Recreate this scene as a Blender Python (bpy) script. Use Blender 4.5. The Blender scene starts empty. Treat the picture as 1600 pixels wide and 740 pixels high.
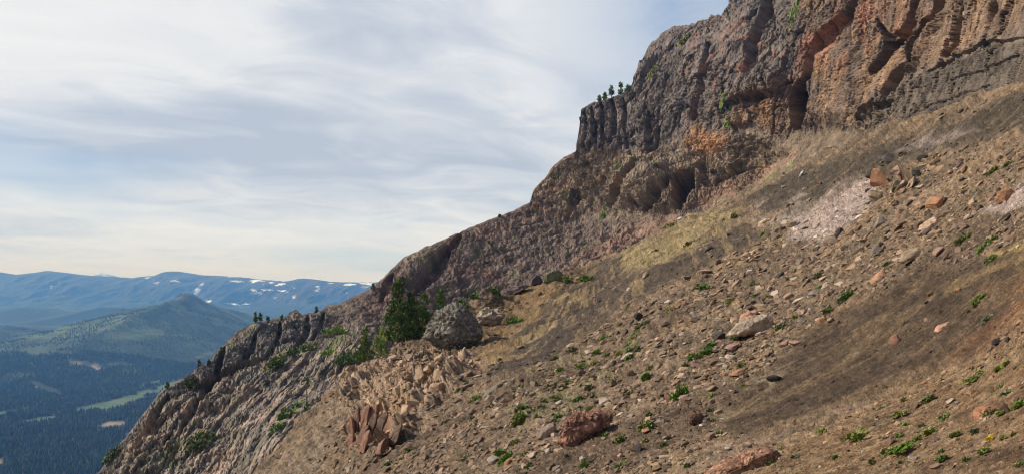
import bpy, bmesh, math, random
import numpy as np
from mathutils import Vector, Matrix, Euler

# ------------------------------------------------------------------ camera, sky, sun, exposure
scene = bpy.context.scene
COL = scene.collection
F = 1150.0                      # focal length in pixels of a 1600 px wide frame
TH = math.radians(4.0)          # the camera looks up a little
CT, ST = math.cos(TH), math.sin(TH)

cam_data = bpy.data.cameras.new("camera")
cam_data.sensor_width = 36.0
cam_data.lens = 36.0 * F / 1600.0
cam_data.clip_start = 0.1
cam_data.clip_end = 120000.0
cam = bpy.data.objects.new("camera", cam_data)
cam.rotation_euler = (math.radians(90) + TH, 0, 0)
COL.objects.link(cam)
scene.camera = cam

SUN_AZ = math.radians(-84.0)    # measured from +Y (view direction), negative = left
SUN_EL = math.radians(36.0)
sd = Vector((math.sin(SUN_AZ) * math.cos(SUN_EL), math.cos(SUN_AZ) * math.cos(SUN_EL), math.sin(SUN_EL)))
sun_data = bpy.data.lights.new("sun", 'SUN')
sun_data.energy = 5.0
sun_data.angle = math.radians(0.6)
sun_data.color = (1.0, 0.91, 0.78)
sun = bpy.data.objects.new("sun", sun_data)
sun.rotation_euler = sd.to_track_quat('Z', 'Y').to_euler()
COL.objects.link(sun)

world = bpy.data.worlds.new("World")
scene.world = world
world.use_nodes = True
wt = world.node_tree
wt.nodes.clear()


def wn(kind, **kw):
    n = wt.nodes.new(kind)
    for k, v in kw.items():
        setattr(n, k, v)
    return n


def wl(a, b):
    wt.links.new(a, b)


def wmath(op, a, b=None, c=None):
    n = wn('ShaderNodeMath', operation=op)
    for i, s in enumerate((a, b, c)):
        if s is None:
            continue
        if isinstance(s, (int, float)):
            n.inputs[i].default_value = s
        else:
            wl(s, n.inputs[i])
    return n.outputs[0]


def wramp(src, stops):
    n = wn('ShaderNodeValToRGB')
    cr = n.color_ramp
    while len(cr.elements) < len(stops):
        cr.elements.new(0.5)
    for e, (p, c) in zip(cr.elements, stops):
        e.position = p
        e.color = c if len(c) == 4 else (*c, 1)
    wl(src, n.inputs[0])
    return n.outputs[0]


def wmix(fac, a, b):
    n = wn('ShaderNodeMix', data_type='RGBA')
    for s, i in ((fac, 0), (a, 6), (b, 7)):
        if isinstance(s, (int, float)):
            n.inputs[i].default_value = s
        elif isinstance(s, tuple):
            n.inputs[i].default_value = (*s, 1)
        else:
            wl(s, n.inputs[i])
    return n.outputs[2]


sky = wn('ShaderNodeTexSky', sky_type='NISHITA')
sky.sun_disc = False
sky.sun_elevation = SUN_EL
sky.sun_rotation = SUN_AZ
sky.altitude = 2500
sky.air_density = 1.0
sky.dust_density = 1.0
tc = wn('ShaderNodeTexCoord')
sep = wn('ShaderNodeSeparateXYZ')
wl(tc.outputs['Generated'], sep.inputs[0])
dx, dy, dz = sep.outputs
zz = wmath('ADD', wmath('MAXIMUM', dz, 0.0), 0.16)
cu = wmath('DIVIDE', dx, zz)
cv = wmath('DIVIDE', dy, zz)
comb = wn('ShaderNodeCombineXYZ')
wl(wmath('ADD', wmath('MULTIPLY', cu, 0.75), wmath('MULTIPLY', cv, 0.22)), comb.inputs[0])
wl(wmath('SUBTRACT', cv, wmath('MULTIPLY', cu, 0.35)), comb.inputs[1])


def wnoise(scale, detail, rough, dist, off):
    m = wn('ShaderNodeMapping')
    m.inputs['Location'].default_value = off
    wl(comb.outputs[0], m.inputs[0])
    n = wn('ShaderNodeTexNoise')
    n.inputs['Scale'].default_value = scale
    n.inputs['Detail'].default_value = detail
    n.inputs['Roughness'].default_value = rough
    n.inputs['Distortion'].default_value = dist
    wl(m.outputs[0], n.inputs['Vector'])
    return n.outputs[0]


n_big = wnoise(0.75, 4.0, 0.45, 0.5, (3.1, 1.7, 0))
n_fine = wnoise(2.6, 7.0, 0.58, 1.2, (9.2, 4.4, 0))
n_gap = wnoise(0.5, 4.0, 0.5, 0.3, (1.3, 7.9, 2.0))
mixn = wmath('ADD', wmath('MULTIPLY', n_big, 0.68), wmath('MULTIPLY', n_fine, 0.32))
cloud = wramp(mixn, [(0.36, (5.3, 5.9, 7.0)), (0.43, (6.6, 7.1, 8.0)), (0.51, (8.6, 8.8, 9.2)), (0.62, (10.0, 10.0, 10.0))])
blue = wmix(wramp(dz, [(0.38, (0.6,) * 3), (0.6, (0.25,) * 3)]), sky.outputs[0], wramp(dz, [(0.36, (4.2, 5.9, 8.6)), (0.6, (1.4, 2.4, 4.4))]))  # upper sky, out of view, made a darker blue to lower the fill
cover = wramp(n_gap, [(0.36, (0.35,) * 3), (0.48, (0.88,) * 3), (0.7, (0.98,) * 3)])
high = wramp(dz, [(0.40, (1, 1, 1)), (0.62, (0.06, 0.06, 0.06))])  # clouds thinned out above the view to cut fill light and deepen shadows
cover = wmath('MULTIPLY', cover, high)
gapx = wmath('MULTIPLY', wramp(dx, [(0.0, (0, 0, 0)), (0.20, (1, 1, 1)), (0.5, (1, 1, 1))]), wramp(dz, [(0.15, (0, 0, 0)), (0.36, (1, 1, 1))]))
cover = wmath('SUBTRACT', cover, wmath('MULTIPLY', gapx, wmath('MULTIPLY', n_fine, 1.35)))
cover = wmath('MAXIMUM', cover, 0.1)
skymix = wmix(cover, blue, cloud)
low = wramp(dz, [(0.0, (1, 1, 1)), (0.16, (0, 0, 0))])
skymix = wmix(wmath('MULTIPLY', low, 0.45), skymix, (8.2, 8.5, 8.8))
bg = wn('ShaderNodeBackground')
bg.inputs['Strength'].default_value = 0.095
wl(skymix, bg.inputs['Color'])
wout = wn('ShaderNodeOutputWorld')
wl(bg.outputs[0], wout.inputs['Surface'])

scene.view_settings.view_transform = 'Standard'
scene.view_settings.look = 'None'
scene.view_settings.exposure = 0.0
scene.view_settings.gamma = 1.0
scene.view_settings.use_curve_mapping = False
scene.render.engine = 'CYCLES'
cy = scene.cycles
cy.use_denoising = True
cy.denoiser = 'OPENIMAGEDENOISE'
cy.denoising_input_passes = 'RGB_ALBEDO_NORMAL'
cy.denoising_prefilter = 'ACCURATE'
cy.max_bounces = 5
cy.diffuse_bounces = 2
cy.glossy_bounces = 1
cy.transmission_bounces = 2
cy.volume_bounces = 1
cy.use_adaptive_sampling = True
cy.adaptive_threshold = 0.005
scene.render.filter_size = 1.1 if hasattr(scene.render, 'filter_size') else 1.5
cy.filter_width = 1.1

# ------------------------------------------------------------------ maths helpers
RNG = np.random.default_rng(11)
random.seed(5)


def lin(c):
    """sRGB 0-255 to linear"""
    c = np.asarray(c, dtype=float) / 255.0
    return np.where(c <= 0.04045, c / 12.92, ((c + 0.055) / 1.055) ** 2.4)


def ray(px, py):
    """direction through a pixel of the 1600x740 photo, scaled to Y = 1"""
    px = np.asarray(px, float)
    py = np.asarray(py, float)
    a = (px - 800.0) / F
    b = (370.0 - py) / F
    y = CT - b * ST
    z = ST + b * CT
    return np.stack([a / y, np.ones_like(a), z / y], -1)


def at(px, py, Y):
    return ray(px, py) * np.asarray(Y, float)[..., None]


def project(p):
    p = np.asarray(p, float)
    yc = p[..., 1] * CT + p[..., 2] * ST
    zc = -p[..., 1] * ST + p[..., 2] * CT
    return 800 + F * p[..., 0] / yc, 370 - F * zc / yc


_P = np.random.default_rng(3).permutation(256).astype(np.int32)
_P2 = np.concatenate([_P, _P])
_G = np.random.default_rng(4).normal(size=(256, 3))
_G = (_G / np.linalg.norm(_G, axis=1)[:, None]).astype(np.float32)


def perlin(p):
    p = np.asarray(p, dtype=np.float32)
    i = np.floor(p).astype(np.int64)
    f = (p - i).astype(np.float32)
    i = (i & 255).astype(np.int32)
    w = f * f * f * (f * (f * 6 - 15) + 10)
    out = np.zeros(p.shape[0], np.float32)
    for a in (0, 1):
        pa = _P2[(i[:, 0] + a) & 255]
        wa = w[:, 0] if a else 1 - w[:, 0]
        for b in (0, 1):
            pb = _P2[(pa + i[:, 1] + b) & 255]
            wb = wa * (w[:, 1] if b else 1 - w[:, 1])
            for c in (0, 1):
                g = _G[_P2[(pb + i[:, 2] + c) & 255]]
                d = g[:, 0] * (f[:, 0] - a) + g[:, 1] * (f[:, 1] - b) + g[:, 2] * (f[:, 2] - c)
                out += wb * (w[:, 2] if c else 1 - w[:, 2]) * d
    return out * 1.6


def lod(lam, spacing):
    return np.clip((lam / spacing - 2.0) / 2.5, 0, 1)


def fbm(p, lam, n, spacing=None, gain=0.5, ridged=False, seed=0.0):
    out = np.zeros(len(p), np.float32)
    amp = 1.0
    for k in range(n):
        w = amp if spacing is None else amp * lod(lam, spacing)
        if spacing is not None and np.max(w) <= 0:
            break
        v = perlin(p / lam + seed + 17.3 * k)
        if ridged:
            v = 1.0 - 2.0 * np.abs(v)
        out += w * v
        amp *= gain
        lam *= 0.5
    return out


def worley(p, seed=0):
    """F1, F2 and a random value per cell"""
    p = np.asarray(p, np.float32)
    i = np.floor(p).astype(np.int64)
    f1 = np.full(len(p), 9.0, np.float32)
    f2 = np.full(len(p), 9.0, np.float32)
    cid = np.zeros(len(p), np.float32)
    for a in (-1, 0, 1):
        for b in (-1, 0, 1):
            for c in (-1, 0, 1):
                q = i + (a, b, c)
                h = _P2[(_P2[(_P2[(q[:, 0] + seed) & 255] + q[:, 1]) & 255] + q[:, 2]) & 255]
                o = (_G[h] * 0.42 + 0.5)
                d = np.sqrt(((q + o - p) ** 2).sum(1)).astype(np.float32)
                near = d < f1
                f2 = np.where(near, f1, np.minimum(f2, d))
                cid = np.where(near, h / 255.0, cid)
                f1 = np.where(near, d, f1)
    return f1, f2, cid.astype(np.float32)


def smooth(x, a, b):
    t = np.clip((x - a) / (b - a), 0, 1)
    return t * t * (3 - 2 * t)


def seg_dist(px, py, pts, closed):
    pts = np.asarray(pts, float)
    n = len(pts)
    best = np.full(px.shape, 1e9)
    inside = np.zeros(px.shape, bool)
    tt = np.zeros(px.shape)
    m = n if closed else n - 1
    for k in range(m):
        x0, y0 = pts[k][:2]
        x1, y1 = pts[(k + 1) % n][:2]
        ex, ey = x1 - x0, y1 - y0
        L = ex * ex + ey * ey + 1e-9
        t = np.clip(((px - x0) * ex + (py - y0) * ey) / L, 0, 1)
        d = np.hypot(px - x0 - t * ex, py - y0 - t * ey)
        upd = d < best
        best = np.where(upd, d, best)
        tt = np.where(upd, (k + t) / m, tt)
        if closed:
            c = ((y0 > py) != (y1 > py)) & (px < ex * (py - y0) / (ey if abs(ey) > 1e-9 else 1e-9) + x0)
            inside ^= c
    return best, inside, tt


def area(px, py, pts, soft):
    """1 inside a polygon, fading over soft pixels round its edge"""
    pts = np.asarray(pts, float)
    out = np.zeros(px.shape)
    m = (px > pts[:, 0].min() - soft) & (px < pts[:, 0].max() + soft) & (py > pts[:, 1].min() - soft) & (py < pts[:, 1].max() + soft)
    if m.any():
        d, ins, _ = seg_dist(px[m], py[m], pts, True)
        out[m] = smooth(np.where(ins, d, -d), -soft, soft)
    return out


def groove(px, py, pts, w, sharp=0.5):
    pts = np.asarray(pts, float)
    out = np.zeros(px.shape)
    m = (px > pts[:, 0].min() - w) & (px < pts[:, 0].max() + w) & (py > pts[:, 1].min() - w) & (py < pts[:, 1].max() + w)
    if m.any():
        d, _, t = seg_dist(px[m], py[m], pts, False)
        ww = w * (0.35 + 0.65 * np.sin(np.pi * np.clip(t * 0.9 + 0.05, 0, 1)))
        out[m] = 1 - smooth(d / ww, 1 - sharp, 1.0)
    return out


class TPS:
    """thin plate spline of 1/depth: planes stay planes"""

    def __init__(self, pts):
        pts = np.asarray(pts, float)
        self.c = pts[:, :2] / 400.0
        v = 1.0 / pts[:, 2]
        n = len(pts)
        r = np.linalg.norm(self.c[:, None] - self.c[None], axis=-1)
        K = self._k(r) + np.eye(n) * 2e-4
        Pm = np.hstack([np.ones((n, 1)), self.c])
        A = np.zeros((n + 3, n + 3))
        A[:n, :n] = K
        A[:n, n:] = Pm
        A[n:, :n] = Pm.T
        self.w = np.linalg.solve(A, np.concatenate([v, np.zeros(3)]))

    @staticmethod
    def _k(r):
        return np.where(r > 1e-9, r * r * np.log(np.maximum(r, 1e-9)), 0)

    def __call__(self, px, py):
        q = np.stack([px, py], -1) / 400.0
        sh = px.shape
        q = q.reshape(-1, 2)
        out = np.empty(len(q))
        n = len(self.c)
        for s in range(0, len(q), 50000):
            qq = q[s:s + 50000]
            r = np.linalg.norm(qq[:, None] - self.c[None], axis=-1)
            out[s:s + 50000] = self._k(r) @ self.w[:n] + self.w[n] + qq @ self.w[n + 1:]
        return out.reshape(sh)


# ------------------------------------------------------------------ Blender helpers
def mesh_from(name, V, Fc, cols=None, shade_smooth=True):
    """V (n,3), Fc (m,3 or 4) arrays -> mesh with an optional per-vertex colour attribute Col"""
    V = np.asarray(V, np.float32)
    Fc = np.asarray(Fc, np.int32)
    me = bpy.data.meshes.new(name)
    k = Fc.shape[1]
    me.vertices.add(len(V))
    me.vertices.foreach_set('co', V.ravel())
    me.loops.add(len(Fc) * k)
    me.loops.foreach_set('vertex_index', Fc.ravel())
    me.polygons.add(len(Fc))
    me.polygons.foreach_set('loop_start', np.arange(0, len(Fc) * k, k, dtype=np.int32))
    me.polygons.foreach_set('loop_total', np.full(len(Fc), k, np.int32))
    me.polygons.foreach_set('use_smooth', np.full(len(Fc), shade_smooth, bool))
    if cols is not None:
        a = me.attributes.new('Col', 'FLOAT_COLOR', 'POINT')
        c4 = np.ones((len(V), 4), np.float32)
        c4[:, :3] = cols
        a.data.foreach_set('color', c4.ravel())
    me.update(calc_edges=True)
    return me


def link(name, me, mat=None, parent=None, loc=None):
    o = bpy.data.objects.new(name, me)
    if mat is not None and me is not None and not me.materials:
        me.materials.append(mat)
    COL.objects.link(o)
    if loc is not None:
        o.location = loc
    if parent is not None:
        o.parent = parent
    return o


def tag(o, label=None, cat=None, group=None, kind=None):
    if label:
        o['label'] = label
    if cat:
        o['category'] = cat
    if group:
        o['group'] = group
    if kind:
        o['kind'] = kind
    return o


def material(name, rough=0.95, attr='Col', fine=8.0, fine_amt=0.25, bump=0.3, bump_scale=12.0, bump_dist=0.03, obj_color=False, spec=0.15, trans=0.0):
    """rock / soil / leaf: attribute or object colour, broken up by fine noise, with grain as bump"""
    m = bpy.data.materials.new(name)
    m.use_nodes = True
    nt = m.node_tree
    b = nt.nodes['Principled BSDF']
    b.inputs['Roughness'].default_value = rough
    b.inputs['Specular IOR Level'].default_value = spec
    g = nt.nodes.new('ShaderNodeNewGeometry')
    tco = nt.nodes.new('ShaderNodeTexCoord')
    pos = tco.outputs['Object'] if obj_color else g.outputs['Position']
    if obj_color:
        src = nt.nodes.new('ShaderNodeObjectInfo').outputs['Color']
        if attr:
            at_ = nt.nodes.new('ShaderNodeAttribute')
            at_.attribute_name = attr
            mx = nt.nodes.new('ShaderNodeMix')
            mx.data_type = 'RGBA'
            mx.blend_type = 'MULTIPLY'
            mx.inputs[0].default_value = 1
            nt.links.new(src, mx.inputs[6])
            nt.links.new(at_.outputs['Color'], mx.inputs[7])
            src = mx.outputs[2]
    else:
        at_ = nt.nodes.new('ShaderNodeAttribute')
        at_.attribute_name = attr
        src = at_.outputs['Color']
    n = nt.nodes.new('ShaderNodeTexNoise')
    n.inputs['Scale'].default_value = fine
    n.inputs['Detail'].default_value = 8
    n.inputs['Roughness'].default_value = 0.7
    nt.links.new(pos, n.inputs['Vector'])
    mr = nt.nodes.new('ShaderNodeMapRange')
    mr.inputs['From Min'].default_value = 0.3
    mr.inputs['From Max'].default_value = 0.7
    mr.inputs['To Min'].default_value = 1 - fine_amt
    mr.inputs['To Max'].default_value = 1 + fine_amt
    nt.links.new(n.outputs[0], mr.inputs[0])
    vm = nt.nodes.new('ShaderNodeVectorMath')
    vm.operation = 'SCALE'
    nt.links.new(src, vm.inputs[0])
    nt.links.new(mr.outputs[0], vm.inputs['Scale'])
    nt.links.new(vm.outputs[0], b.inputs['Base Color'])
    if bump > 0:
        n2 = nt.nodes.new('ShaderNodeTexNoise')
        n2.inputs['Scale'].default_value = bump_scale
        n2.inputs['Detail'].default_value = 8
        n2.inputs['Roughness'].default_value = 0.65
        nt.links.new(pos, n2.inputs['Vector'])
        bp = nt.nodes.new('ShaderNodeBump')
        bp.inputs['Strength'].default_value = bump
        bp.inputs['Distance'].default_value = bump_dist
        nt.links.new(n2.outputs[0], bp.inputs['Height'])
        nt.links.new(bp.outputs[0], b.inputs['Normal'])
    return m


M_SOIL = material('scree_soil', fine=7.0, fine_amt=0.5, bump=0.9, bump_scale=11.0, bump_dist=0.06)
M_CLIFF = material('volcanic_rock', fine=0.9, fine_amt=0.30, bump=0.6, bump_scale=1.2, bump_dist=0.5)
M_VALLEY = material('valley_forest_floor', fine=0.02, fine_amt=0.45, bump=0.0)
M_RANGE = material('mountain_rock', fine=0.004, fine_amt=0.25, bump=0.0)
M_GRAVEL = material('loose_stone', fine=6.0, fine_amt=0.2, bump=0.3, bump_scale=14, bump_dist=0.03)
M_STONE = material('single_stone', attr='Col', fine=5.0, fine_amt=0.35, bump=0.6, bump_scale=8.0, bump_dist=0.06, obj_color=True)
M_LEAF = material('foliage', rough=0.7, fine=3.0, fine_amt=0.35, bump=0.0, spec=0.25)
M_BARK = material('bark', fine=10.0, fine_amt=0.3, bump=0.3)
M_FOREST = material('conifer_forest', rough=0.9, fine=0.03, fine_amt=0.4, bump=0.0)


# ------------------------------------------------------------------ hillside sheets
def curve(pts):
    xs = [p[0] for p in pts]
    ys = [p[1] for p in pts]
    return lambda x: np.interp(x, xs, ys)


class Sheet:
    """a slope built column by column from a bottom line to its skyline, with its own far side behind the skyline"""

    def __init__(self, x0, x1, step, bottom, top, pts, jag):
        self.x0, self.step = x0, step
        self.xs = np.arange(x0, x1 + 0.1, step)
        nx = len(self.xs)
        j = np.stack([self.xs / 14.0, np.zeros(nx), np.zeros(nx)], -1)
        jagv = (perlin(j) + 0.5 * perlin(j * 2.3 + 5) + 0.35 * perlin(j * 5.1 + 9)) * jag(self.xs)
        self.yt = top(self.xs) + jagv
        self.yb = np.maximum(bottom(self.xs), self.yt + 8)
        self.ny = int(np.max(self.yb - self.yt) / step)
        t = np.linspace(0, 1, self.ny)
        self.px = np.repeat(self.xs[:, None], self.ny, 1)
        r = int(26 / step)
        pad = np.pad(top(self.xs), r, mode='edge')
        low = np.max(np.stack([pad[k:k + nx] for k in range(2 * r + 1)]), 0)
        pad = np.pad(low, r, mode='edge')
        low = np.mean(np.stack([pad[k:k + nx] for k in range(2 * r + 1)]), 0)
        low = np.clip(np.maximum(low, self.yt) + 5, None, self.yb - 1)
        frac = (self.yb - low) / (self.yb - self.yt)
        pad = np.pad(frac, 3 * r, mode='edge')
        frac = np.mean(np.stack([pad[k:k + nx] for k in range(6 * r + 1)]), 0)[:, None]
        self.frac, self.low = frac[:, 0], low
        lo_ = self.yb[:, None] + (low - self.yb)[:, None] * (t[None] / frac)
        hi_ = low[:, None] + (self.yt - low)[:, None] * ((t[None] - frac) / (1 - frac))
        self.py = np.where(t[None] < frac, lo_, hi_)
        tps = TPS(pts)
        inv = np.maximum(tps(self.px, self.py), 1 / 420.0)
        self.Y = 1.0 / inv
        self.base = at(self.px, self.py, self.Y)

    def normals(self, P):
        du = np.gradient(P, axis=0)
        dv = np.gradient(P, axis=1)
        n = np.cross(du, dv)
        n /= np.linalg.norm(n, axis=-1, keepdims=True) + 1e-12
        flip = (n * -self.base).sum(-1) < 0
        n[flip] *= -1
        return n

    def finish(self, P, cols, skirt_len, skirt_drop, front=None):
        nx, ny = self.px.shape
        rows = [P]
        crow = [cols]
        top = P[:, -1]
        k = np.linspace(0, 1, 15)[1:] ** 1.5
        out = ray(self.xs, self.yt)
        out[:, 2] = 0
        out /= np.linalg.norm(out, axis=1)[:, None]
        sk = []
        for q in k:
            d = q * skirt_len
            p = top + out * d - np.array([0, 0, 1.0]) * (d * skirt_drop)
            nz = fbm(p * 1.0, 8.0, 3)
            p = p + np.array([0, 0, 1.0]) * (nz * min(1.0, d * 0.1))[:, None]
            sk.append(p)
        rows.append(np.stack(sk, 1))
        crow.append(np.repeat(cols[:, -1:], len(k), 1))
        if front is not None:
            fr = []
            for q in (60.0, 35.0, 18.0, 8.0, 3.0, 1.0):
                fr.append(P[:, 0] + np.array([0, -1.0, 0]) * q)
            rows.insert(0, np.stack(fr, 1))
            crow.insert(0, np.repeat(cols[:, :1], 6, 1))
        A = np.concatenate(rows, 1)
        C = np.concatenate(crow, 1)
        n2 = A.shape[1]
        idx = np.arange(nx * n2).reshape(nx, n2)
        Fc = np.stack([idx[:-1, :-1], idx[1:, :-1], idx[1:, 1:], idx[:-1, 1:]], -1).reshape(-1, 4)
        self.P = P
        self.N = self.normals(self.base)
        return A.reshape(-1, 3), Fc, C.reshape(-1, 3)

    def hit(self, px, py):
        i = int(np.clip(round((px - self.x0) / self.step), 0, len(self.xs) - 1))
        j = int(np.argmin(np.abs(self.py[i] - py)))
        return self.P[i, j], self.N[i, j], self.Y[i, j]


SKY_A = [(300, 790), (330, 772), (400, 740), (430, 702), (470, 655), (520, 612), (560, 582), (590, 562), (625, 538), (650, 526), (690, 488), (740, 470), (760, 465),
         (810, 452), (870, 431), (930, 408), (985, 385), (1050, 350), (1100, 332), (1170, 298), (1250, 258), (1340, 213), (1450, 180), (1600, 128), (1780, 62)]
A_PTS = [(1780, 900, 3.2), (1600, 900, 3.8), (1400, 900, 4.8), (1200, 900, 6.2), (1000, 900, 8.5), (800, 900, 12), (600, 900, 18), (400, 900, 30), (300, 900, 38),
         (1600, 740, 5.5), (1400, 740, 7.5), (1200, 740, 10.2), (1000, 740, 14), (800, 740, 19.5), (600, 740, 31), (500, 740, 46), (400, 742, 60), (300, 790, 72),
         (430, 702, 63), (470, 655, 66), (520, 612, 71), (560, 585, 72), (600, 560, 76), (650, 528, 84), (690, 490, 88), (760, 466, 95), (870, 432, 102), (985, 386, 108),
         (1100, 333, 108), (1170, 300, 102), (1250, 260, 98), (1340, 215, 76), (1450, 182, 57), (1600, 130, 36), (1780, 64, 24),
         (570, 660, 50), (700, 600, 54), (710, 545, 74), (800, 600, 36), (850, 500, 80), (800, 540, 67), (950, 470, 74), (1000, 600, 25), (1000, 500, 42), (1100, 420, 54),
         (1200, 500, 26), (1200, 640, 15), (1400, 600, 12.2), (1600, 600, 8), (1600, 480, 10.5), (1400, 480, 17), (1600, 300, 17), (1400, 400, 22), (1400, 280, 40), (1200, 380, 50), (1300, 330, 46)]
SKY_B = [(40, 880), (100, 806), (150, 742), (175, 712), (200, 678), (230, 638), (250, 612), (275, 596), (300, 581), (325, 566), (340, 548), (350, 538), (372, 516), (400, 503), (430, 497), (447, 494),
         (452, 486), (462, 482), (472, 492), (500, 486), (512, 476), (528, 475), (545, 466), (580, 450), (600, 432), (620, 412), (632, 401), (660, 388), (700, 371), (714, 364), (760, 345), (800, 330), (828, 316),
         (834, 296), (852, 278), (862, 262), (880, 246), (901, 236), (905, 200), (909, 170), (920, 164), (960, 153), (988, 137), (994, 118), (1000, 100), (1008, 84), (1018, 68), (1036, 50), (1055, 40), (1070, 41), (1100, 31), (1128, 22),
         (1138, 8), (1146, -6), (1200, -40), (1300, -90), (1500, -150), (1780, -220)]
B_PTS = [(40, 880, 150), (150, 742, 165), (250, 612, 186), (350, 540, 215), (450, 492, 245), (500, 486, 258), (580, 452, 282), (630, 402, 298), (760, 346, 318), (830, 314, 332), (880, 248, 345), (905, 190, 338), (960, 155, 342),
         (1000, 98, 345), (1060, 40, 345), (1140, 0, 322), (1250, -60, 255), (1450, -140, 180), (1780, -220, 98),
         (150, 880, 140), (300, 880, 125), (300, 740, 150), (400, 740, 138), (450, 740, 122), (600, 780, 105), (470, 690, 138), (350, 640, 178), (400, 580, 205), (450, 640, 168), (520, 620, 178), (560, 575, 200), (600, 530, 232), (500, 540, 224),
         (650, 480, 268), (700, 440, 282), (700, 520, 258), (800, 420, 288), (870, 440, 270), (800, 520, 252), (1000, 400, 262), (1070, 330, 262), (1100, 380, 246), (1170, 300, 242), (1250, 260, 215), (1250, 190, 230), (1340, 215, 192), (1340, 120, 203),
         (1450, 185, 148), (1450, 60, 164), (1600, 135, 96), (1600, 30, 106), (1780, 60, 58), (1780, -40, 72), (1250, 60, 236), (1200, 130, 242), (1100, 200, 276), (1100, 100, 285), (1000, 230, 304), (930, 240, 324), (920, 320, 316), (1000, 290, 286), (1600, -100, 122)]

# ---- the far spur and its cliffs
B = Sheet(40, 1780, 1.3,
          lambda x: 900 + (np.minimum(curve(SKY_A)(np.maximum(x, 300)) + 45, 900) - 900) * smooth(x, 330, 620),
          curve(SKY_B), B_PTS, lambda x: np.interp(x, [40, 420, 470, 520, 900, 985, 1010, 1780], [3.2, 2.4, 3.6, 1.6, 1.2, 2.6, 5.0, 5.0]))
px, py = B.px.ravel(), B.py.ravel()
base = B.base.reshape(-1, 3)
Nb = B.normals(B.base).reshape(-1, 3)
Yb = B.Y.ravel()
sp = Yb / F * 1.3
viewd = base / np.linalg.norm(base, axis=1)[:, None]
grzB = np.clip(np.abs((Nb * viewd).sum(1)) * 2.2, 0.12, 1)
wx = fbm(base, 14.0, 3) * 9
wy = fbm(base + 50, 14.0, 3) * 9
qx, qy = px + wx, py + wy

CLIFF_UP = [(903, 236), (905, 165), (960, 150), (1000, 90), (1060, 30), (1150, -30), (1800, -260), (1800, 20), (1600, 40), (1560, 75), (1470, 105), (1420, 125), (1390, 165), (1340, 205), (1290, 205), (1220, 208), (1140, 200), (1050, 215), (1000, 238)]
CLIFF_LOW = [(900, 238), (1000, 238), (1100, 212), (1200, 212), (1230, 235), (1160, 290), (1060, 328), (940, 335), (870, 345), (825, 330), (835, 290)]
LEDGE_R = [(1340, 200), (1400, 140), (1470, 108), (1560, 72), (1800, 10), (1800, 60), (1600, 130), (1450, 180), (1340, 220)]
SLABS = [(150, 760), (250, 640), (350, 590), (480, 545), (560, 520), (600, 520), (600, 570), (520, 620), (440, 700), (380, 760)]
SPURCLIFF = [(150, 745), (250, 610), (345, 540), (400, 510), (500, 490), (520, 500), (500, 530), (430, 565), (360, 600), (290, 680), (210, 760)]
TALUS = [(580, 470), (640, 400), (830, 320), (900, 345), (1000, 345), (1000, 390), (870, 440), (700, 520), (600, 540), (500, 530), (510, 490)]
m_up = area(qx, qy, CLIFF_UP, 8)
m_low = area(qx, qy, CLIFF_LOW, 8)
m_led = area(qx, qy, LEDGE_R, 6)
m_slab = area(qx, qy, SLABS, 18)
m_spc = area(qx, qy, SPURCLIFF, 8)
m_tal = area(qx, qy, TALUS, 14)

# relief: vertical ribs on the cliffs, beds on the lower cliffs, tilted slabs on the flank
pv = base * np.array([1, 1, 0.28])
ph = base * np.array([0.35, 0.35, 1.6])
def along_view(S, x0, y0, x1, y1):
    """direction on the surface between two places of it"""
    q = []
    for x, y in ((x0, y0), (x1, y1)):
        i = int((x - S.x0) / S.step)
        q.append(S.base[i, int(np.argmin(np.abs(S.py[i] - y)))])
    d = q[1] - q[0]
    return d / np.linalg.norm(d)


dip = along_view(B, 450, 575, 385, 650)                      # down the fall line of the flank
along = (base @ dip)[:, None] * dip[None]
psl = base - along * 0.88
ps2 = base - along * 0.6
crag = fbm(base, 16.0, 8, sp, 0.58, ridged=True)
ribs = fbm(pv, 9.0, 7, sp, 0.58, ridged=True, seed=4.0)
beds = fbm(ph, 9.0, 5, sp, 0.5, seed=8.0)
slab = fbm(psl, 6.0, 8, sp * 0.7, 0.62, ridged=True, seed=2.0) + 0.7 * fbm(ps2, 12.0, 6, sp * 0.7, 0.55, ridged=True, seed=12.0)
rough = fbm(base, 6.0, 8, sp * 0.7, 0.66, seed=6.0)
grit = RNG.normal(0, 1, len(px))
g1_, g2_, gid = worley(base / np.clip(sp * 5.5, 0.25, 2.2)[:, None] * (1, 1, 0.7))
chips = smooth(g2_ - g1_, 0.0, 0.3) - 1 + (gid - 0.5)
f1, f2, cid = worley(pv / 6.5 + 0.10 * rough[:, None])
e1, e2, eid = worley(base * (1, 1, 0.5) / 3.2 + 0.10 * rough[:, None], 7)
d1, d2, did = worley(pv / 15.0 + 0.08 * rough[:, None], 31)
blocks = 1.1 * (smooth(f2 - f1, 0.0, 0.10) - 1) + (cid - 0.5) * 1.6 + 0.7 * (eid - 0.5) + 0.5 * (smooth(e2 - e1, 0, 0.12) - 1) + 2.6 * (did - 0.5)
sz_ = (base[:, 2] - 0.05 * base[:, 1]) / 5.5 + 0.5 * fbm(base, 25.0, 3) + 0.12 * rough
ledge = (sz_ - np.floor(sz_))
sz2 = (base[:, 2] - 0.05 * base[:, 1]) / 1.9 + 0.5 * fbm(base, 12.0, 3) + 0.15 * rough
ledge2 = (sz2 - np.floor(sz2))
near = np.clip(Yb / 200.0, 0.18, 1.25)
wall = 0.45 + 0.55 * smooth(fbm(base + 500, 26.0, 4), -0.25, 0.25)
wall = np.where(area(qx, qy, [(1270, 60), (1350, 70), (1345, 200), (1275, 200)], 12) > 0.5, 0.4, wall)
amp_cliff = np.clip(m_up * wall + 0.5 * m_low + 0.9 * m_led + 0.8 * m_spc, 0, 1.2)
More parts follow.
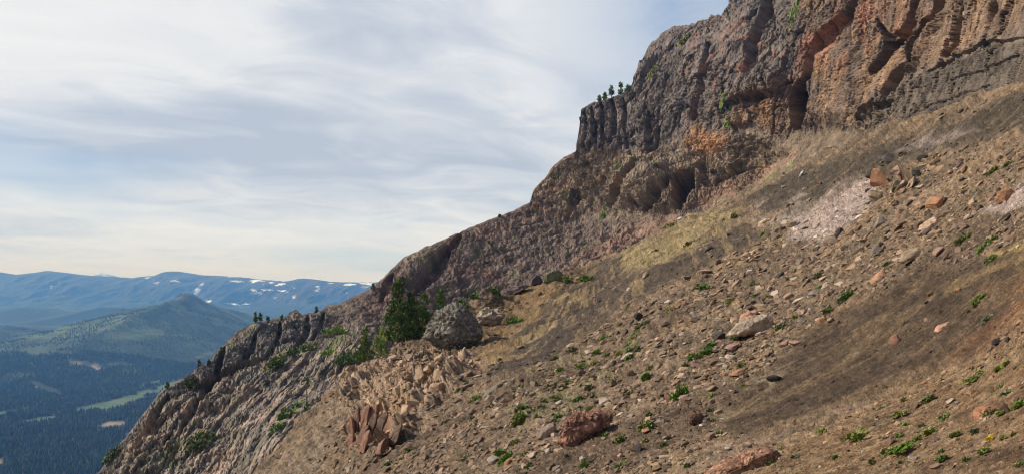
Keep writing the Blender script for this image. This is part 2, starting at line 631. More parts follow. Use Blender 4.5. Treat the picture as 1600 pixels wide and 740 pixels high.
disp = amp_cliff * near * (0.95 * crag + 0.9 * ribs + 1.05 * blocks + 0.9 * (ledge - 0.5) * smooth(crag, -0.6, 0.4)) * 0.95
disp += m_low * near * (1.2 * beds + 2.4 * (ledge - 0.5) + 0.9 * (ledge2 - 0.5))
disp += m_led * near * (1.6 * beds + 1.6 * (ledge - 0.5) + 0.35 * (ledge2 - 0.5) + 0.8 * rough)
s1_, s2_, sid = worley(psl / 2.6 + 0.1 * rough[:, None], 9)
dview = m_slab * near * (2.2 * slab + 0.3 * rough)
disp += m_slab * near * (1.6 * (sid - 0.5) + 0.7 * (smooth(s2_ - s1_, 0, 0.15) - 1) + 0.35 * rough)
tal_k = smooth(fbm(base, 26.0, 4), -0.05, 0.35)
disp += m_tal * near * (0.7 * rough + tal_k * (0.6 * crag + 0.9 * (eid - 0.5) + 0.9 * (ledge - 0.5)))
disp += 0.5 * near * rough
disp += sp * grzB * (0.38 * grit + (0.7 + 1.0 * amp_cliff + 1.3 * m_slab + 0.6 * m_tal) * chips)

CAVES = [([(1238, 152), (1246, 130), (1258, 120), (1264, 150), (1262, 182), (1251, 201), (1242, 203), (1239, 178)], 20, 2),
         ([(1054, 276), (1064, 271), (1086, 268), (1084, 292), (1074, 306), (1064, 327), (1053, 326)], 19, 2)]
for pts, d, s in CAVES:
    disp *= 1 - 0.6 * area(px, py, pts, s + 6)
    disp -= d * area(px + wx * 0.25, py + wy * 0.25, pts, s)
GROOVES = [([(992, 252), (978, 272), (964, 290), (957, 310), (951, 322)], 9, 13), ([(1046, 284), (1032, 300), (1018, 318), (1008, 326)], 12, 11),
           ([(1208, -10), (1200, 20), (1190, 50), (1178, 90), (1168, 112)], 10, 9), ([(1340, -10), (1328, 22), (1296, 55), (1272, 78), (1262, 120)], 15, 6),
           ([(1436, -10), (1424, 50), (1392, 72), (1380, 95)], 13, 7), ([(1482, -10), (1466, 30), (1440, 62), (1428, 95), (1412, 115), (1392, 150)], 10, 7),
           ([(1508, -10), (1500, 40), (1494, 70), (1480, 88)], 8, 5), ([(1562, -20), (1557, 20), (1550, 45)], 9, 4), ([(1380, 40), (1392, 70), (1380, 100), (1366, 115)], 10, 6),
           ([(917, 172), (914, 205), (912, 232)], 4, 3), ([(928, 168), (926, 205), (930, 234)], 5, 4), ([(942, 165), (940, 205), (944, 235)], 5, 3.5), ([(957, 160), (961, 195), (955, 230)], 6, 4.5),
           ([(976, 160), (980, 200), (978, 232)], 5, 3), ([(1018, 180), (1014, 215), (1012, 238)], 7, 5), ([(1030, 200), (1022, 225), (1012, 240)], 8, 5),
           ([(1108, 70), (1100, 105), (1094, 145), (1086, 185)], 10, 6), ([(1000, 150), (1012, 120), (1030, 90), (1050, 70)], 7, 3),
           ([(1140, 168), (1160, 160), (1190, 152), (1215, 145), (1236, 130)], 8, 2.5), 
           ([(702, 385), (692, 402), (676, 424), (656, 448), (642, 462)], 13, 8), ([(718, 364), (712, 378), (703, 388)], 7, 5), ([(765, 378), (778, 388), (808, 392)], 5, 2.5),
           ([(900, 302), (894, 325), (886, 342)], 9, 5), ([(906, 300), (903, 318)], 6, 4), ([(612, 428), (606, 445), (596, 470)], 8, 5), ([(625, 440), (650, 452), (668, 462)], 8, 4),
           ([(1448, 170), (1500, 152), (1552, 136)], 6, 1.0), ([(1452, 114), (1500, 92), (1550, 70), (1602, 60)], 7, 1.3), ([(1488, 128), (1545, 112), (1592, 86)], 7, 1.3), ([(1344, 196), (1370, 175), (1400, 160)], 6, 3),
           ([(1378, 160), (1356, 180), (1340, 196)], 6, 3), ([(506, 492), (500, 512), (488, 530)], 6, 3), ([(480, 496), (478, 520), (462, 545)], 7, 3), ([(350, 545), (335, 590), (300, 640), (280, 680)], 8, 4),
           ([(400, 520), (392, 550), (360, 590)], 7, 2.5), ([(440, 505), (432, 540), (415, 560)], 6, 2.5), ([(262, 622), (240, 660), (215, 700)], 8, 4), ([(310, 600), (330, 592), (372, 575), (420, 560)], 7, 5),
           ([(1170, 236), (1160, 256), (1140, 270)], 9, 3.5), ([(1098, 250), (1100, 280), (1112, 292)], 7, 3.5), ([(1120, 282), (1150, 270), (1185, 262)], 6, 3)]
for pts, w, d in GROOVES:
    disp -= d * groove(px + wx * 0.3, py + wy * 0.3, pts, w)
BULGES = [([(1180, 108), (1200, 105), (1225, 120), (1215, 140), (1170, 152), (1145, 160), (1155, 135)], 5, 12), ([(1010, 262), (1040, 255), (1045, 280), (1010, 315), (975, 320), (985, 285)], 7, 10), ([(1040, 285), (1054, 276), (1052, 326), (1030, 330), (1015, 325)], 3, 8),
          ([(1150, 10), (1195, 10), (1170, 80), (1140, 90), (1125, 60)], 4, 12), ([(640, 410), (690, 385), (670, 420), (645, 440), (625, 430)], 4, 8), ([(1280, 85), (1330, 70), (1350, 120), (1330, 190), (1270, 190)], 5, 12),
          ([(1400, 90), (1412, 100), (1392, 140), (1350, 185), (1340, 185), (1372, 130)], 3, 6), ([(1455, 30), (1478, 20), (1460, 70), (1440, 100), (1425, 110)], 3, 6)]
for pts, d, s in BULGES:
    disp += d * area(px, py, pts, s)
disp *= np.clip(0.25 + 0.9 * grzB + 0.5 * m_up, 0, 1)
tmask = np.clip((B.py - B.yt[:, None]) / 6.0, 0.25, 1).ravel()
viewd = base / np.linalg.norm(base, axis=1)[:, None]
dirn = Nb * 0.55 - viewd * 0.45
PB = base + dirn * (disp * tmask)[:, None] - viewd * (dview * tmask)[:, None]

# colours of the bare rock itself
cB = np.tile(lin((124, 106, 92)), (len(px), 1))


def paint(c, m, rgb):
    m = np.clip(m, 0, 1)[:, None]
    c[:] = c * (1 - m) + lin(rgb) * m


nz1 = fbm(base, 22.0, 5)
nz2 = fbm(base + 90, 9.0, 5)
nz3 = fbm(pv + 30, 12.0, 5)
paint(cB, m_tal, (126, 108, 95))
paint(cB, m_tal * smooth(nz1, 0.1, 0.6) * 0.7, (135, 105, 90))
paint(cB, m_low, (130, 112, 94))
paint(cB, m_up, (112, 100, 92))
paint(cB, m_spc, (120, 110, 102))
paint(cB, m_slab, (148, 132, 114))
paint(cB, m_slab * smooth(nz2, 0.1, 0.5), (160, 135, 115))
paint(cB, m_slab * smooth(-nz2, 0.15, 0.6) * 0.7, (112, 105, 92))
nzs = fbm(psl + 70, 5.0, 6, sp * .7, 0.6)
paint(cB, m_slab * smooth(-nzs, 0.05, 0.4) * 0.55, (104, 96, 88))
gold = area(qx, qy, [(1200, -120), (1800, -260), (1800, 20), (1600, 40), (1500, 95), (1420, 120), (1340, 205), (1250, 205), (1140, 200), (1170, 150), (1260, 120), (1270, 60)], 22)
paint(cB, m_up * gold * 0.95, (132, 106, 84))
paint(cB, m_up * gold * smooth(nz3, 0.0, 0.5), (146, 113, 80))
paint(cB, m_up * gold * smooth(-nz3, 0.1, 0.5) * 0.8, (104, 84, 70))
redz = area(qx, qy, [(1195, -60), (1400, -160), (1395, 60), (1330, 90), (1260, 110), (1200, 90)], 22) + area(qx, qy, [(1085, 100), (1125, 80), (1150, 110), (1140, 185), (1090, 190)], 14) + area(qx, qy, [(1160, 40), (1205, 50), (1190, 120), (1150, 150)], 12)
paint(cB, m_up * np.clip(redz, 0, 1) * smooth(nz3 + 0.6 * nz2, 0.05, 0.5) * 0.55, (146, 92, 72))
redst = fbm(base * (1, 1, 0.12) + 700, 5.0, 5)
paint(cB, m_up * area(qx, qy, [(1080, 60), (1200, -60), (1420, -160), (1500, -60), (1420, 60), (1330, 120), (1260, 130), (1150, 190), (1080, 190)], 25) * smooth(redst + 0.4 * nz2, 0.2, 0.5) * 0.4, (148, 100, 80))
paint(cB, area(qx, qy, [(1085, 200), (1130, 205), (1140, 225), (1110, 240), (1070, 235)], 10) * 0.85, (165, 118, 75))
paint(cB, m_low * smooth(nz2 + nz1, 0.1, 0.6) * 0.7, (150, 122, 98))
paint(cB, area(qx, qy, [(1000, 245), (1050, 235), (1060, 270), (1010, 330), (960, 335), (940, 320)], 12) * 0.5, (140, 126, 108))
paint(cB, m_up * smooth(-nz2 - 0.4 * nz1, 0.2, 0.6) * 0.55, (84, 78, 76))
paint(cB, m_led * 0.8, (104, 92, 80))
paint(cB, area(qx, qy, [(1180, 225), (1240, 208), (1340, 200), (1400, 170), (1420, 200), (1300, 250), (1180, 300)], 10) * 0.85, (122, 104, 84))
paint(cB, area(qx, qy, [(1440, 110), (1500, 88), (1560, 68), (1600, 70), (1590, 110), (1500, 135), (1450, 140)], 8) * 0.45, (84, 76, 68))
paint(cB, area(qx, qy, [(1440, 165), (1500, 148), (1555, 132), (1560, 142), (1500, 162), (1445, 178)], 5) * 0.5, (80, 73, 66))
paint(cB, area(qx, qy, [(700, 360), (722, 362), (712, 400), (690, 425), (655, 455), (668, 420), (700, 390)], 6) * 0.45, (136, 98, 82))
paint(cB, area(qx, qy, [(560, 470), (610, 430), (640, 405), (655, 400), (630, 450), (600, 470)], 10) * 0.35, (130, 102, 92))
paint(cB, area(qx, qy, [(930, 385), (1000, 345), (1060, 330), (1075, 345), (990, 385), (900, 425), (870, 430)], 8) * 0.75, (150, 118, 98))
paint(cB, area(qx, qy, [(1070, 320), (1170, 270), (1240, 230), (1250, 245), (1180, 290), (1110, 330)], 6) * 0.8, (148, 118, 95))
green = smooth(fbm(base + 200, 5.0, 5), -0.05, 0.35)
for pg, k in (([(510, 535), (535, 512), (560, 500), (560, 515), (540, 530), (515, 550)], 1.0), ([(500, 548), (525, 535), (560, 545), (555, 560), (520, 555)], .8), ([(560, 510), (600, 495), (600, 510), (565, 520)], .8), ([(785, 430), (800, 418), (812, 422), (800, 440)], .9),
              ([(1180, 285), (1240, 255), (1240, 262), (1180, 296), (1140, 312)], .9), ([(430, 650), (470, 620), (480, 625), (440, 668), (425, 672)], .9), ([(1095, 330), (1140, 312), (1150, 320), (1100, 345)], .6), ([(380, 560), (430, 540), (480, 535), (450, 560)], .5),
              ([(330, 590), (345, 555), (370, 525), (400, 508), (400, 520), (370, 545)], .5), ([(240, 720), (270, 690), (330, 680), (320, 710), (270, 740)], .5), ([(450, 505), (480, 495), (520, 490), (520, 500), (470, 510)], .5)):
    paint(cB, area(qx, qy, pg, 6) * green * k * 0.9, (112, 128, 62))
paint(cB, (m_tal + m_slab + m_low) * smooth(fbm(base + 300, 10.0, 5), 0.42, 0.7) * 0.5, (112, 116, 72))
cB *= (1 + 0.26 * fbm(base + 77, 3.0, 6, sp * 0.6, 0.7)[:, None]) * np.clip(1 + 0.13 * grit + 0.35 * (gid - 0.5), 0.4, 1.8)[:, None]
cB = cB * 0.85 + 0.15 * cB.mean(1, keepdims=True)
cB *= (1 - 0.35 * (1 - smooth(f2 - f1, 0.0, 0.08)) * amp_cliff)[:, None] * (0.8 + 0.4 * eid)[:, None]
cB = np.clip(cB * (0.92 + 0.12 * np.clip(m_up + m_low, 0, 1))[:, None], 0.01, 0.6)
V, Fc, C = B.finish(PB.reshape(*B.px.shape, 3), cB.reshape(*B.px.shape, 3), 90.0, 0.55)
mountain = tag(link('mountain', mesh_from('mountain', V, Fc, C, False), M_CLIFF), kind='structure')

# ---- the near scree slope
A = Sheet(300, 1780, 1.3, lambda x: np.full(x.shape, 900.0), curve(SKY_A), A_PTS, lambda x: np.interp(x, [300, 600, 700, 1780], [3.0, 2.5, 0.8, 0.8]))
px, py = A.px.ravel(), A.py.ravel()
base = A.base.reshape(-1, 3)
Na = A.normals(A.base).reshape(-1, 3)
Ya = A.Y.ravel()
sp = Ya / F * 1.3
viewd = base / np.linalg.norm(base, axis=1)[:, None]
grzA = np.clip(np.abs((Na * viewd).sum(1)) * 2.5, 0.1, 1)
# the pattern runs down the fall line: slow along X, quick across it
fall = np.array([-0.87, 0.0, -0.49])
pf = base - (base @ fall)[:, None] * fall[None] * 0.86
lamk = np.clip(Ya / 30.0, 0.35, 3.0)
wx = fbm(base, 9.0, 5) * 14 + fbm(pf, 3.0, 4) * 12
wy = fbm(base + 40, 9.0, 5) * 9 + fbm(pf + 40, 3.0, 4) * 8
qx, qy = px + wx, py + wy
OUTCROP = [(540, 600), (590, 565), (640, 552), (680, 560), (740, 560), (730, 610), (690, 640), (650, 690), (600, 705), (545, 690), (530, 640)]
m_out = area(qx, qy, OUTCROP, 12)
dark1 = area(qx, qy, [(1120, 650), (1190, 605), (1250, 525), (1330, 475), (1420, 445), (1500, 420), (1600, 380), (1700, 350), (1700, 420), (1600, 480), (1500, 560), (1400, 605), (1260, 660), (1150, 692)], 14)
dark2 = area(qx, qy, [(1170, 315), (1240, 278), (1370, 235), (1450, 210), (1600, 150), (1700, 110), (1700, 170), (1600, 205), (1450, 245), (1370, 270), (1290, 310), (1230, 332), (1190, 335)], 10)
dark3 = area(qx, qy, [(880, 440), (985, 398), (1000, 425), (1050, 410), (1150, 355), (1190, 372), (1050, 438), (980, 480), (900, 525), (850, 575), (770, 600), (800, 545), (850, 490)], 12)
shoulder = area(qx, qy, [(735, 478), (800, 455), (870, 430), (920, 425), (900, 470), (860, 520), (800, 570), (750, 575), (735, 520)], 12)
yellow = area(qx, qy, [(975, 390), (1060, 352), (1120, 330), (1160, 335), (1150, 350), (1090, 385), (1050, 412), (985, 425)], 8)
pink1 = area(qx, qy, [(1235, 345), (1300, 308), (1350, 280), (1368, 285), (1364, 320), (1330, 352), (1290, 372), (1240, 372)], 7)
pink2 = area(qx, qy, [(1530, 332), (1600, 292), (1700, 250), (1700, 300), (1600, 325), (1560, 338)], 6)
pink3 = area(qx, qy, [(1395, 240), (1480, 212), (1540, 205), (1480, 225), (1420, 240)], 7)
pale = area(qx, qy, [(1180, 320), (1235, 312), (1300, 305), (1250, 345), (1180, 350)], 10)
orange = area(qx, qy, [(1150, 760), (1330, 655), (1450, 590), (1600, 515), (1800, 420), (1800, 950), (1000, 950)], 10)
rust = area(qx, qy, [(1420, 510), (1500, 440), (1600, 395), (1700, 350), (1700, 460), (1600, 500), (1480, 560)], 14)
trail = groove(px + wx * 0.15, py + wy * 0.15, [(1180, 730), (1330, 655), (1450, 596), (1600, 522), (1780, 440)], 16, 0.6)
grassy = area(qx, qy, [(790, 640), (830, 600), (880, 565), (960, 530), (1000, 545), (960, 590), (900, 625), (840, 655), (790, 670)], 22)

streak = fbm(pf, 1.6, 6, sp * 0.6, 0.6)
streak2 = fbm(pf + 31, 4.5, 5, sp * 0.6, 0.55)
fall3 = along_view(A, 905, 465, 850, 525)
pf3 = base - (base @ fall3)[:, None] * fall3[None] * 0.965
streak3 = fbm(pf3 + 11, 0.9, 6, sp * 0.5, 0.72)
pfn = base - (base @ fall)[:, None] * fall[None] * 0.8
streakn = fbm(pfn + 71, 0.45, 5, sp * 0.4, 0.7)
n1 = fbm(base + 11, 6.0, 6, sp * 0.6, 0.55)
n2 = fbm(base + 21, 1.4, 6, sp * 0.6, 0.6)
cA = np.tile(lin((134, 113, 91)), (len(px), 1))
paint(cA, smooth(n1, 0.1, 0.5) * 0.8, (152, 128, 104))
paint(cA, smooth(streak2, 0.05, 0.45) * 0.8, (112, 92, 74))
paint(cA, smooth(-streak2 + 0.3 * n2, 0.15, 0.5) * 0.6, (160, 130, 96))
paint(cA, shoulder * 0.9, (156, 124, 84))
paint(cA, dark3 * 0.92, (90, 78, 68))
paint(cA, (dark3 + shoulder) * smooth(streak3 + 0.5 * n1, 0.1, 0.5) * 0.7, (156, 132, 94))
paint(cA, (dark3 + shoulder) * smooth(-streak3 - 0.3 * n1, 0.1, 0.5) * 0.5, (98, 86, 72))
paint(cA, dark2 * 0.97, (90, 79, 67))
paint(cA, dark2 * smooth(streak, 0.25, 0.55) * 0.7, (134, 114, 88))
paint(cA, yellow * 0.95, (164, 142, 100))
paint(cA, yellow * smooth(n2 + 0.4 * n1, 0.2, 0.6) * 0.8, (120, 108, 66))
paint(cA, pale * smooth(n1 + n2 * .5, -0.1, 0.4) * 0.8, (156, 140, 126))
paint(cA, orange * 0.9, (150, 118, 84))
paint(cA, orange * smooth(n2, 0.05, 0.4) * 0.7, (118, 94, 72))
paint(cA, orange * smooth(fbm(base + 5, 0.35, 6, sp * 0.5, 0.7), 0.1, 0.45) * 0.6, (166, 140, 110))
paint(cA, dark1 * 0.95, (94, 77, 62))
paint(cA, dark1 * smooth(streak + 0.4 * n1, 0.35, 0.7) * 0.35, (134, 110, 80))
paint(cA, dark1 * smooth(streakn + 0.6 * streak, 0.4, 0.75) * 0.5, (138, 114, 86))
paint(cA, (dark1 + 0.6 * orange) * smooth(-streakn, 0.2, 0.6) * 0.25, (84, 70, 57))
paint(cA, dark1 * smooth(-streak, 0.2, 0.6) * 0.2, (90, 76, 64))
paint(cA, rust * smooth(n1 + 0.6 * n2, -0.05, 0.35) * 0.65, (152, 114, 78))
paint(cA, rust * smooth(n1 - 0.4 * n2, 0.3, 0.55) * 0.3, (160, 106, 70))
paint(cA, trail * 0.85, (158, 128, 94))
paint(cA, np.clip(pink1 + pink2 + 0.7 * pink3, 0, 1) * (0.85 + 0.3 * n2), (184, 162, 152))
paint(cA, m_out * 0.85, (176, 148, 122))
paint(cA, m_out * smooth(n2, 0.15, 0.5) * 0.5, (140, 104, 78))
paint(cA, grassy * smooth(n2 + 0.5 * n1, 0.1, 0.5) * 0.75, (128, 126, 80))
paint(cA, area(qx, qy, [(1110, 690), (1190, 640), (1250, 560), (1180, 590), (1090, 680)], 8) * smooth(n2, -0.1, 0.4) * 0.8, (152, 134, 108))
paint(cA, area(qx, qy, [(1470, 455), (1600, 400), (1600, 410), (1480, 470)], 6) * 0.5, (168, 140, 96))
paint(cA, area(qx, qy, [(1545, 402), (1600, 382), (1700, 340), (1700, 352), (1600, 396), (1550, 412)], 5) * 0.9, (184, 156, 104))
paint(cA, area(qx, qy, [(330, 760), (400, 735), (480, 650), (540, 610), (560, 640), (520, 700), (500, 760)], 14) * 0.6, (150, 130, 108))
gritA = RNG.normal(0, 1, len(px))
g1_, g2_, gidA = worley(base / np.clip(sp * 4.0, 0.05, 1.0)[:, None] * (0.8, 1, 1.1))
h1_, h2_, hidA = worley(base / np.clip(sp * 9.0, 0.12, 2.0)[:, None] * (0.8, 1, 1.1) + 40)
rubble_k = np.clip(1 - 0.35 * (dark1 + dark2 + dark3 + shoulder + yellow + pink1 + pink2), 0.62, 1)
cA *= (1 + 0.30 * fbm(base + 61, 0.5, 6, sp * 0.5, 0.75)[:, None]) * np.clip(1 + 0.24 * gritA + rubble_k * (0.65 * (gidA - 0.5) + 0.4 * (hidA - 0.5) * (hidA > 0.5)), 0.35, 2.0)[:, None]
cA = cA * 0.88 + 0.12 * cA.mean(1, keepdims=True)
pinkm = np.clip(pink1 + pink2 + 0.7 * pink3, 0, 1)
cA = np.clip(cA * (0.615 + 0.01 * pinkm + 0.12 * m_out)[:, None] * (0.975, 0.975, 0.96), 0.01, 0.62)

lump = fbm(base, 5.0, 8, sp, 0.52, seed=3.0)
rub = fbm(base, 0.9, 6, sp, 0.62, seed=7.0)
gul = fbm(pf, 2.6, 5, sp, 0.5, ridged=True, seed=5.0)
soft_ = np.clip(1 - 0.75 * (dark1 + dark2 + 0.8 * dark3 + 0.7 * shoulder + 0.6 * orange), 0.2, 1)
k = np.clip(Ya / 45.0, 0.12, 1.6)
dispA = k * (0.30 * lump + 0.12 * gul) + np.clip(k, 0.2, 1) * soft_ * 0.16 * rub
mo = m_out > 0.02
if mo.any():
    pr = base[mo]
    w1, w2, c1 = worley(pr * (0.7, 1.0, 1.2) / 1.8 + 0.35 * perlin(pr / 2.5)[:, None])
    v1, v2, c2 = worley(pr / 0.8 + 5)
    u1, u2, c3 = worley(pr / 4.5 + 0.3 * perlin(pr / 4.0)[:, None], 77)
    bigk = smooth(c3, 0.35, 0.6)
    dispA[mo] += m_out[mo] * (1.8 * (c3 - 0.5) + (1 - 0.7 * bigk) * (0.7 * (c1 - 0.5) + 0.35 * (smooth(w2 - w1, 0, 0.2) - 1)) + 0.5 * fbm(pr, 3.0, 6, sp[mo], 0.6, ridged=True) + 0.4 * (c2 - 0.5) + 0.3 * (smooth(v2 - v1, 0, 0.2) - 1))
dispA += sp * rubble_k * grzA * (0.40 * gritA + 1.5 * (smooth(g2_ - g1_, 0.0, 0.35) - 1 + 0.8 * (gidA - 0.5)) + 2.4 * np.clip(hidA - 0.55, 0, 1) * smooth(h2_ - h1_, 0.05, 0.3))
# bank of the trail, the hollow under the leaning slabs and under the perched boulder
dispA += -0.07 * groove(px, py, [(1190, 716), (1330, 648), (1450, 588), (1600, 512), (1780, 430)], 22, 0.9)
dispA -= 2.2 * area(px + wx * 0.2, py + wy * 0.2, [(590, 640), (625, 630), (650, 640), (640, 665), (600, 700), (575, 690)], 8)
dispA -= 0.9 * area(px, py, [(684, 548), (700, 552), (735, 545), (758, 533), (752, 528), (700, 540)], 4)
dispA -= 1.0 * area(px, py, [(1372, 268), (1395, 262), (1440, 262), (1440, 276), (1400, 284)], 5)
PA = base + Na * dispA[:, None]
V, Fc, C = A.finish(PA.reshape(*A.px.shape, 3), cA.reshape(*A.px.shape, 3), 60.0, 0.75, front=True)
hillside = tag(link('hillside', mesh_from('hillside', V, Fc, C, True), M_SOIL), kind='structure')
REG = dict(dark=np.clip(dark1 + dark2 + dark3 + 0.8 * shoulder + 0.8 * yellow + 0.7 * (pink1 + pink2), 0, 1).reshape(A.px.shape), out=m_out.reshape(A.px.shape), orange=orange.reshape(A.px.shape), col=cA.reshape(*A.px.shape, 3), streak=(streak2 + 0.5 * n1).reshape(A.px.shape))


def regval(name, x, y):
    i = int(np.clip(round((x - A.x0) / A.step), 0, len(A.xs) - 1))
    return REG[name][i, int(np.argmin(np.abs(A.py[i] - y)))]

# ------------------------------------------------------------------ valley, hills and far ranges
FLOOR = -400.0


def zpix(y, Y):
    return (at(np.full(np.shape(y), 800.0), np.asarray(y, float), np.full(np.shape(y), 1.0))[..., 2]) * Y


BUTTE = [(-900, 540), (-400, 530), (-150, 512), (0, 511), (50, 519), (90, 514), (130, 503), (190, 486), (193, 479), (203, 481), (215, 478), (240, 477), (268, 475), (280, 470), (290, 464), (297, 462), (305, 466), (316, 473), (330, 479), (350, 486), (380, 499), (420, 520), (600, 545), (1200, 560)]
MIDH = [(-900, 500), (-200, 470), (0, 482), (40, 480), (100, 492), (150, 483), (160, 478), (185, 490), (240, 495), (330, 500), (500, 490), (800, 480), (1200, 500)]
cols_x = np.arange(-700, 1200, 2.5)
rr = 380 * 1.0085 ** np.arange(0, 412)
PX, R = np.meshgrid(cols_x, rr, indexing='ij')
a = (PX - 800) / F / CT
VX, VY = a * R, R.copy()
flat = np.stack([VX, VY, np.zeros_like(VX)], -1).reshape(-1, 3)
sv = R.ravel() / F * 2.5
nb = fbm(flat, 1600.0, 8, sv, 0.52)
nr = fbm(flat + 900, 900.0, 7, sv, 0.5, ridged=True)
Xf, Yf = flat[:, 0], flat[:, 1]
pxb = Xf / 5000 * F * CT + 800
hb = np.maximum(zpix(np.interp(pxb, *zip(*BUTTE)), 5000.0) - FLOOR, 0)
prof = np.where(Yf < 5000, np.clip((Yf - 2950) / 2050, 0, 1) ** 1.25, np.clip(1 - (Yf - 5000) / 2600, 0, 1))
butte = hb * prof * (1 + 0.10 * nr * (1 - np.abs(2 * prof - 1)))
pxm = Xf / 8000 * F * CT + 800
hm = np.maximum(zpix(np.interp(pxm, *zip(*MIDH)), 8000.0) - FLOOR, 0)
pm = np.where(Yf < 8000, np.clip((Yf - 6000) / 2000, 0, 1) ** 1.1, np.clip(1 - (Yf - 8000) / 3500, 0.35, 1))
mid = hm * pm * (1 + 0.12 * nr * (1 - pm))
near_rise = 40 * np.exp(-((Yf - 700) / 500) ** 2)
VZ = FLOOR + np.maximum(butte, mid) + nb * (14 + 26 * np.clip(butte / 200, 0, 1)) + near_rise
cap = smooth(-np.hypot(Xf - at(298, 462, 5000.0)[0], (Yf - 5000) * 0.8), -190, -60)
VZ += cap * (2 + 12 * nr)
VP = np.stack([Xf, Yf, VZ], -1)
vpx, vpy = project(VP)
cV = np.tile(lin((46, 56, 40)), (len(VP), 1))
pn = fbm(flat + 300, 420.0, 7, sv, 0.6)
pn2 = fbm(flat + 700, 160.0, 5, sv, 0.6)
paint(cV, smooth(butte, 20, 120) * 0.8, (64, 78, 56))
paint(cV, smooth(butte, 20, 160) * smooth(pn + 0.8 * pn2, 0.0, 0.5) * 0.8, (94, 108, 76))
paint(cV, smooth(butte, 20, 160) * smooth(-pn, 0.1, 0.5) * 0.7, (52, 64, 48))
paint(cV, cap * 0.8, (112, 100, 88))
wxv, wyv = fbm(flat, 260.0, 4) * 10, fbm(flat + 50, 260.0, 4) * 3
MEADOWS = [[(0, 666), (100, 641), (180, 624), (250, 604), (300, 592), (340, 586), (340, 602), (280, 609), (240, 622), (160, 641), (60, 660)], [(-60, 655), (0, 645), (55, 635), (62, 639), (0, 650), (-60, 662)], [(205, 603), (250, 595), (250, 601), (215, 607)]]
meadow = np.zeros(len(VP))
for pg in MEADOWS:
    meadow = np.maximum(meadow, area(vpx + wxv, vpy + wyv, pg, 3))
paint(cV, meadow * 0.95, (84, 104, 70))
BARE = [[(150, 668), (170, 658), (195, 658), (200, 666), (160, 674)], [(195, 680), (215, 668), (225, 670), (210, 684)], [(-30, 725), (5, 715), (8, 728), (-30, 750)], [(105, 562), (150, 568), (160, 574), (150, 576), (110, 567)], [(45, 596), (60, 600), (95, 612), (90, 615), (50, 604)]]
bare = np.zeros(len(VP))
for pg in BARE:
    bare = np.maximum(bare, area(vpx + wxv * .5, vpy + wyv, pg, 2.5))
paint(cV, bare * 0.8 * smooth(pn2 + 0.5 * pn, -0.3, 0.2), (150, 134, 118))
paint(cV, smooth(Yf, 1200, 3200) * (1 - smooth(butte, 20, 80)) * smooth(pn2 + 0.6 * pn, 0.45, 0.75) * 0.5, (110, 120, 84))
n0, n1_ = PX.shape
idx = np.arange(n0 * n1_).reshape(n0, n1_)
Fv = np.stack([idx[:-1, :-1], idx[1:, :-1], idx[1:, 1:], idx[:-1, 1:]], -1).reshape(-1, 4)
valley = tag(link('valley', mesh_from('valley', VP, Fv, np.clip(cV, 0.01, 0.6), True), M_VALLEY), kind='structure')
VALZ = VZ.reshape(PX.shape)
VALB = butte.reshape(PX.shape)
VALM = np.maximum(meadow * smooth(pn2, -0.35, 0.1), bare).reshape(PX.shape)


def valley_z(pxs, r):
    fi = (pxs - cols_x[0]) / 2.5
    fj = np.log(r / 380) / math.log(1.0085)
    i = np.clip(fi.astype(int), 0, n0 - 2)
    j = np.clip(fj.astype(int), 0, n1_ - 2)
    u, v = fi - i, fj - j
    z = VALZ[i, j] * (1 - u) * (1 - v) + VALZ[i + 1, j] * u * (1 - v) + VALZ[i, j + 1] * (1 - u) * v + VALZ[i + 1, j + 1] * u * v
    return z, VALM[i, j], VALB[i, j]


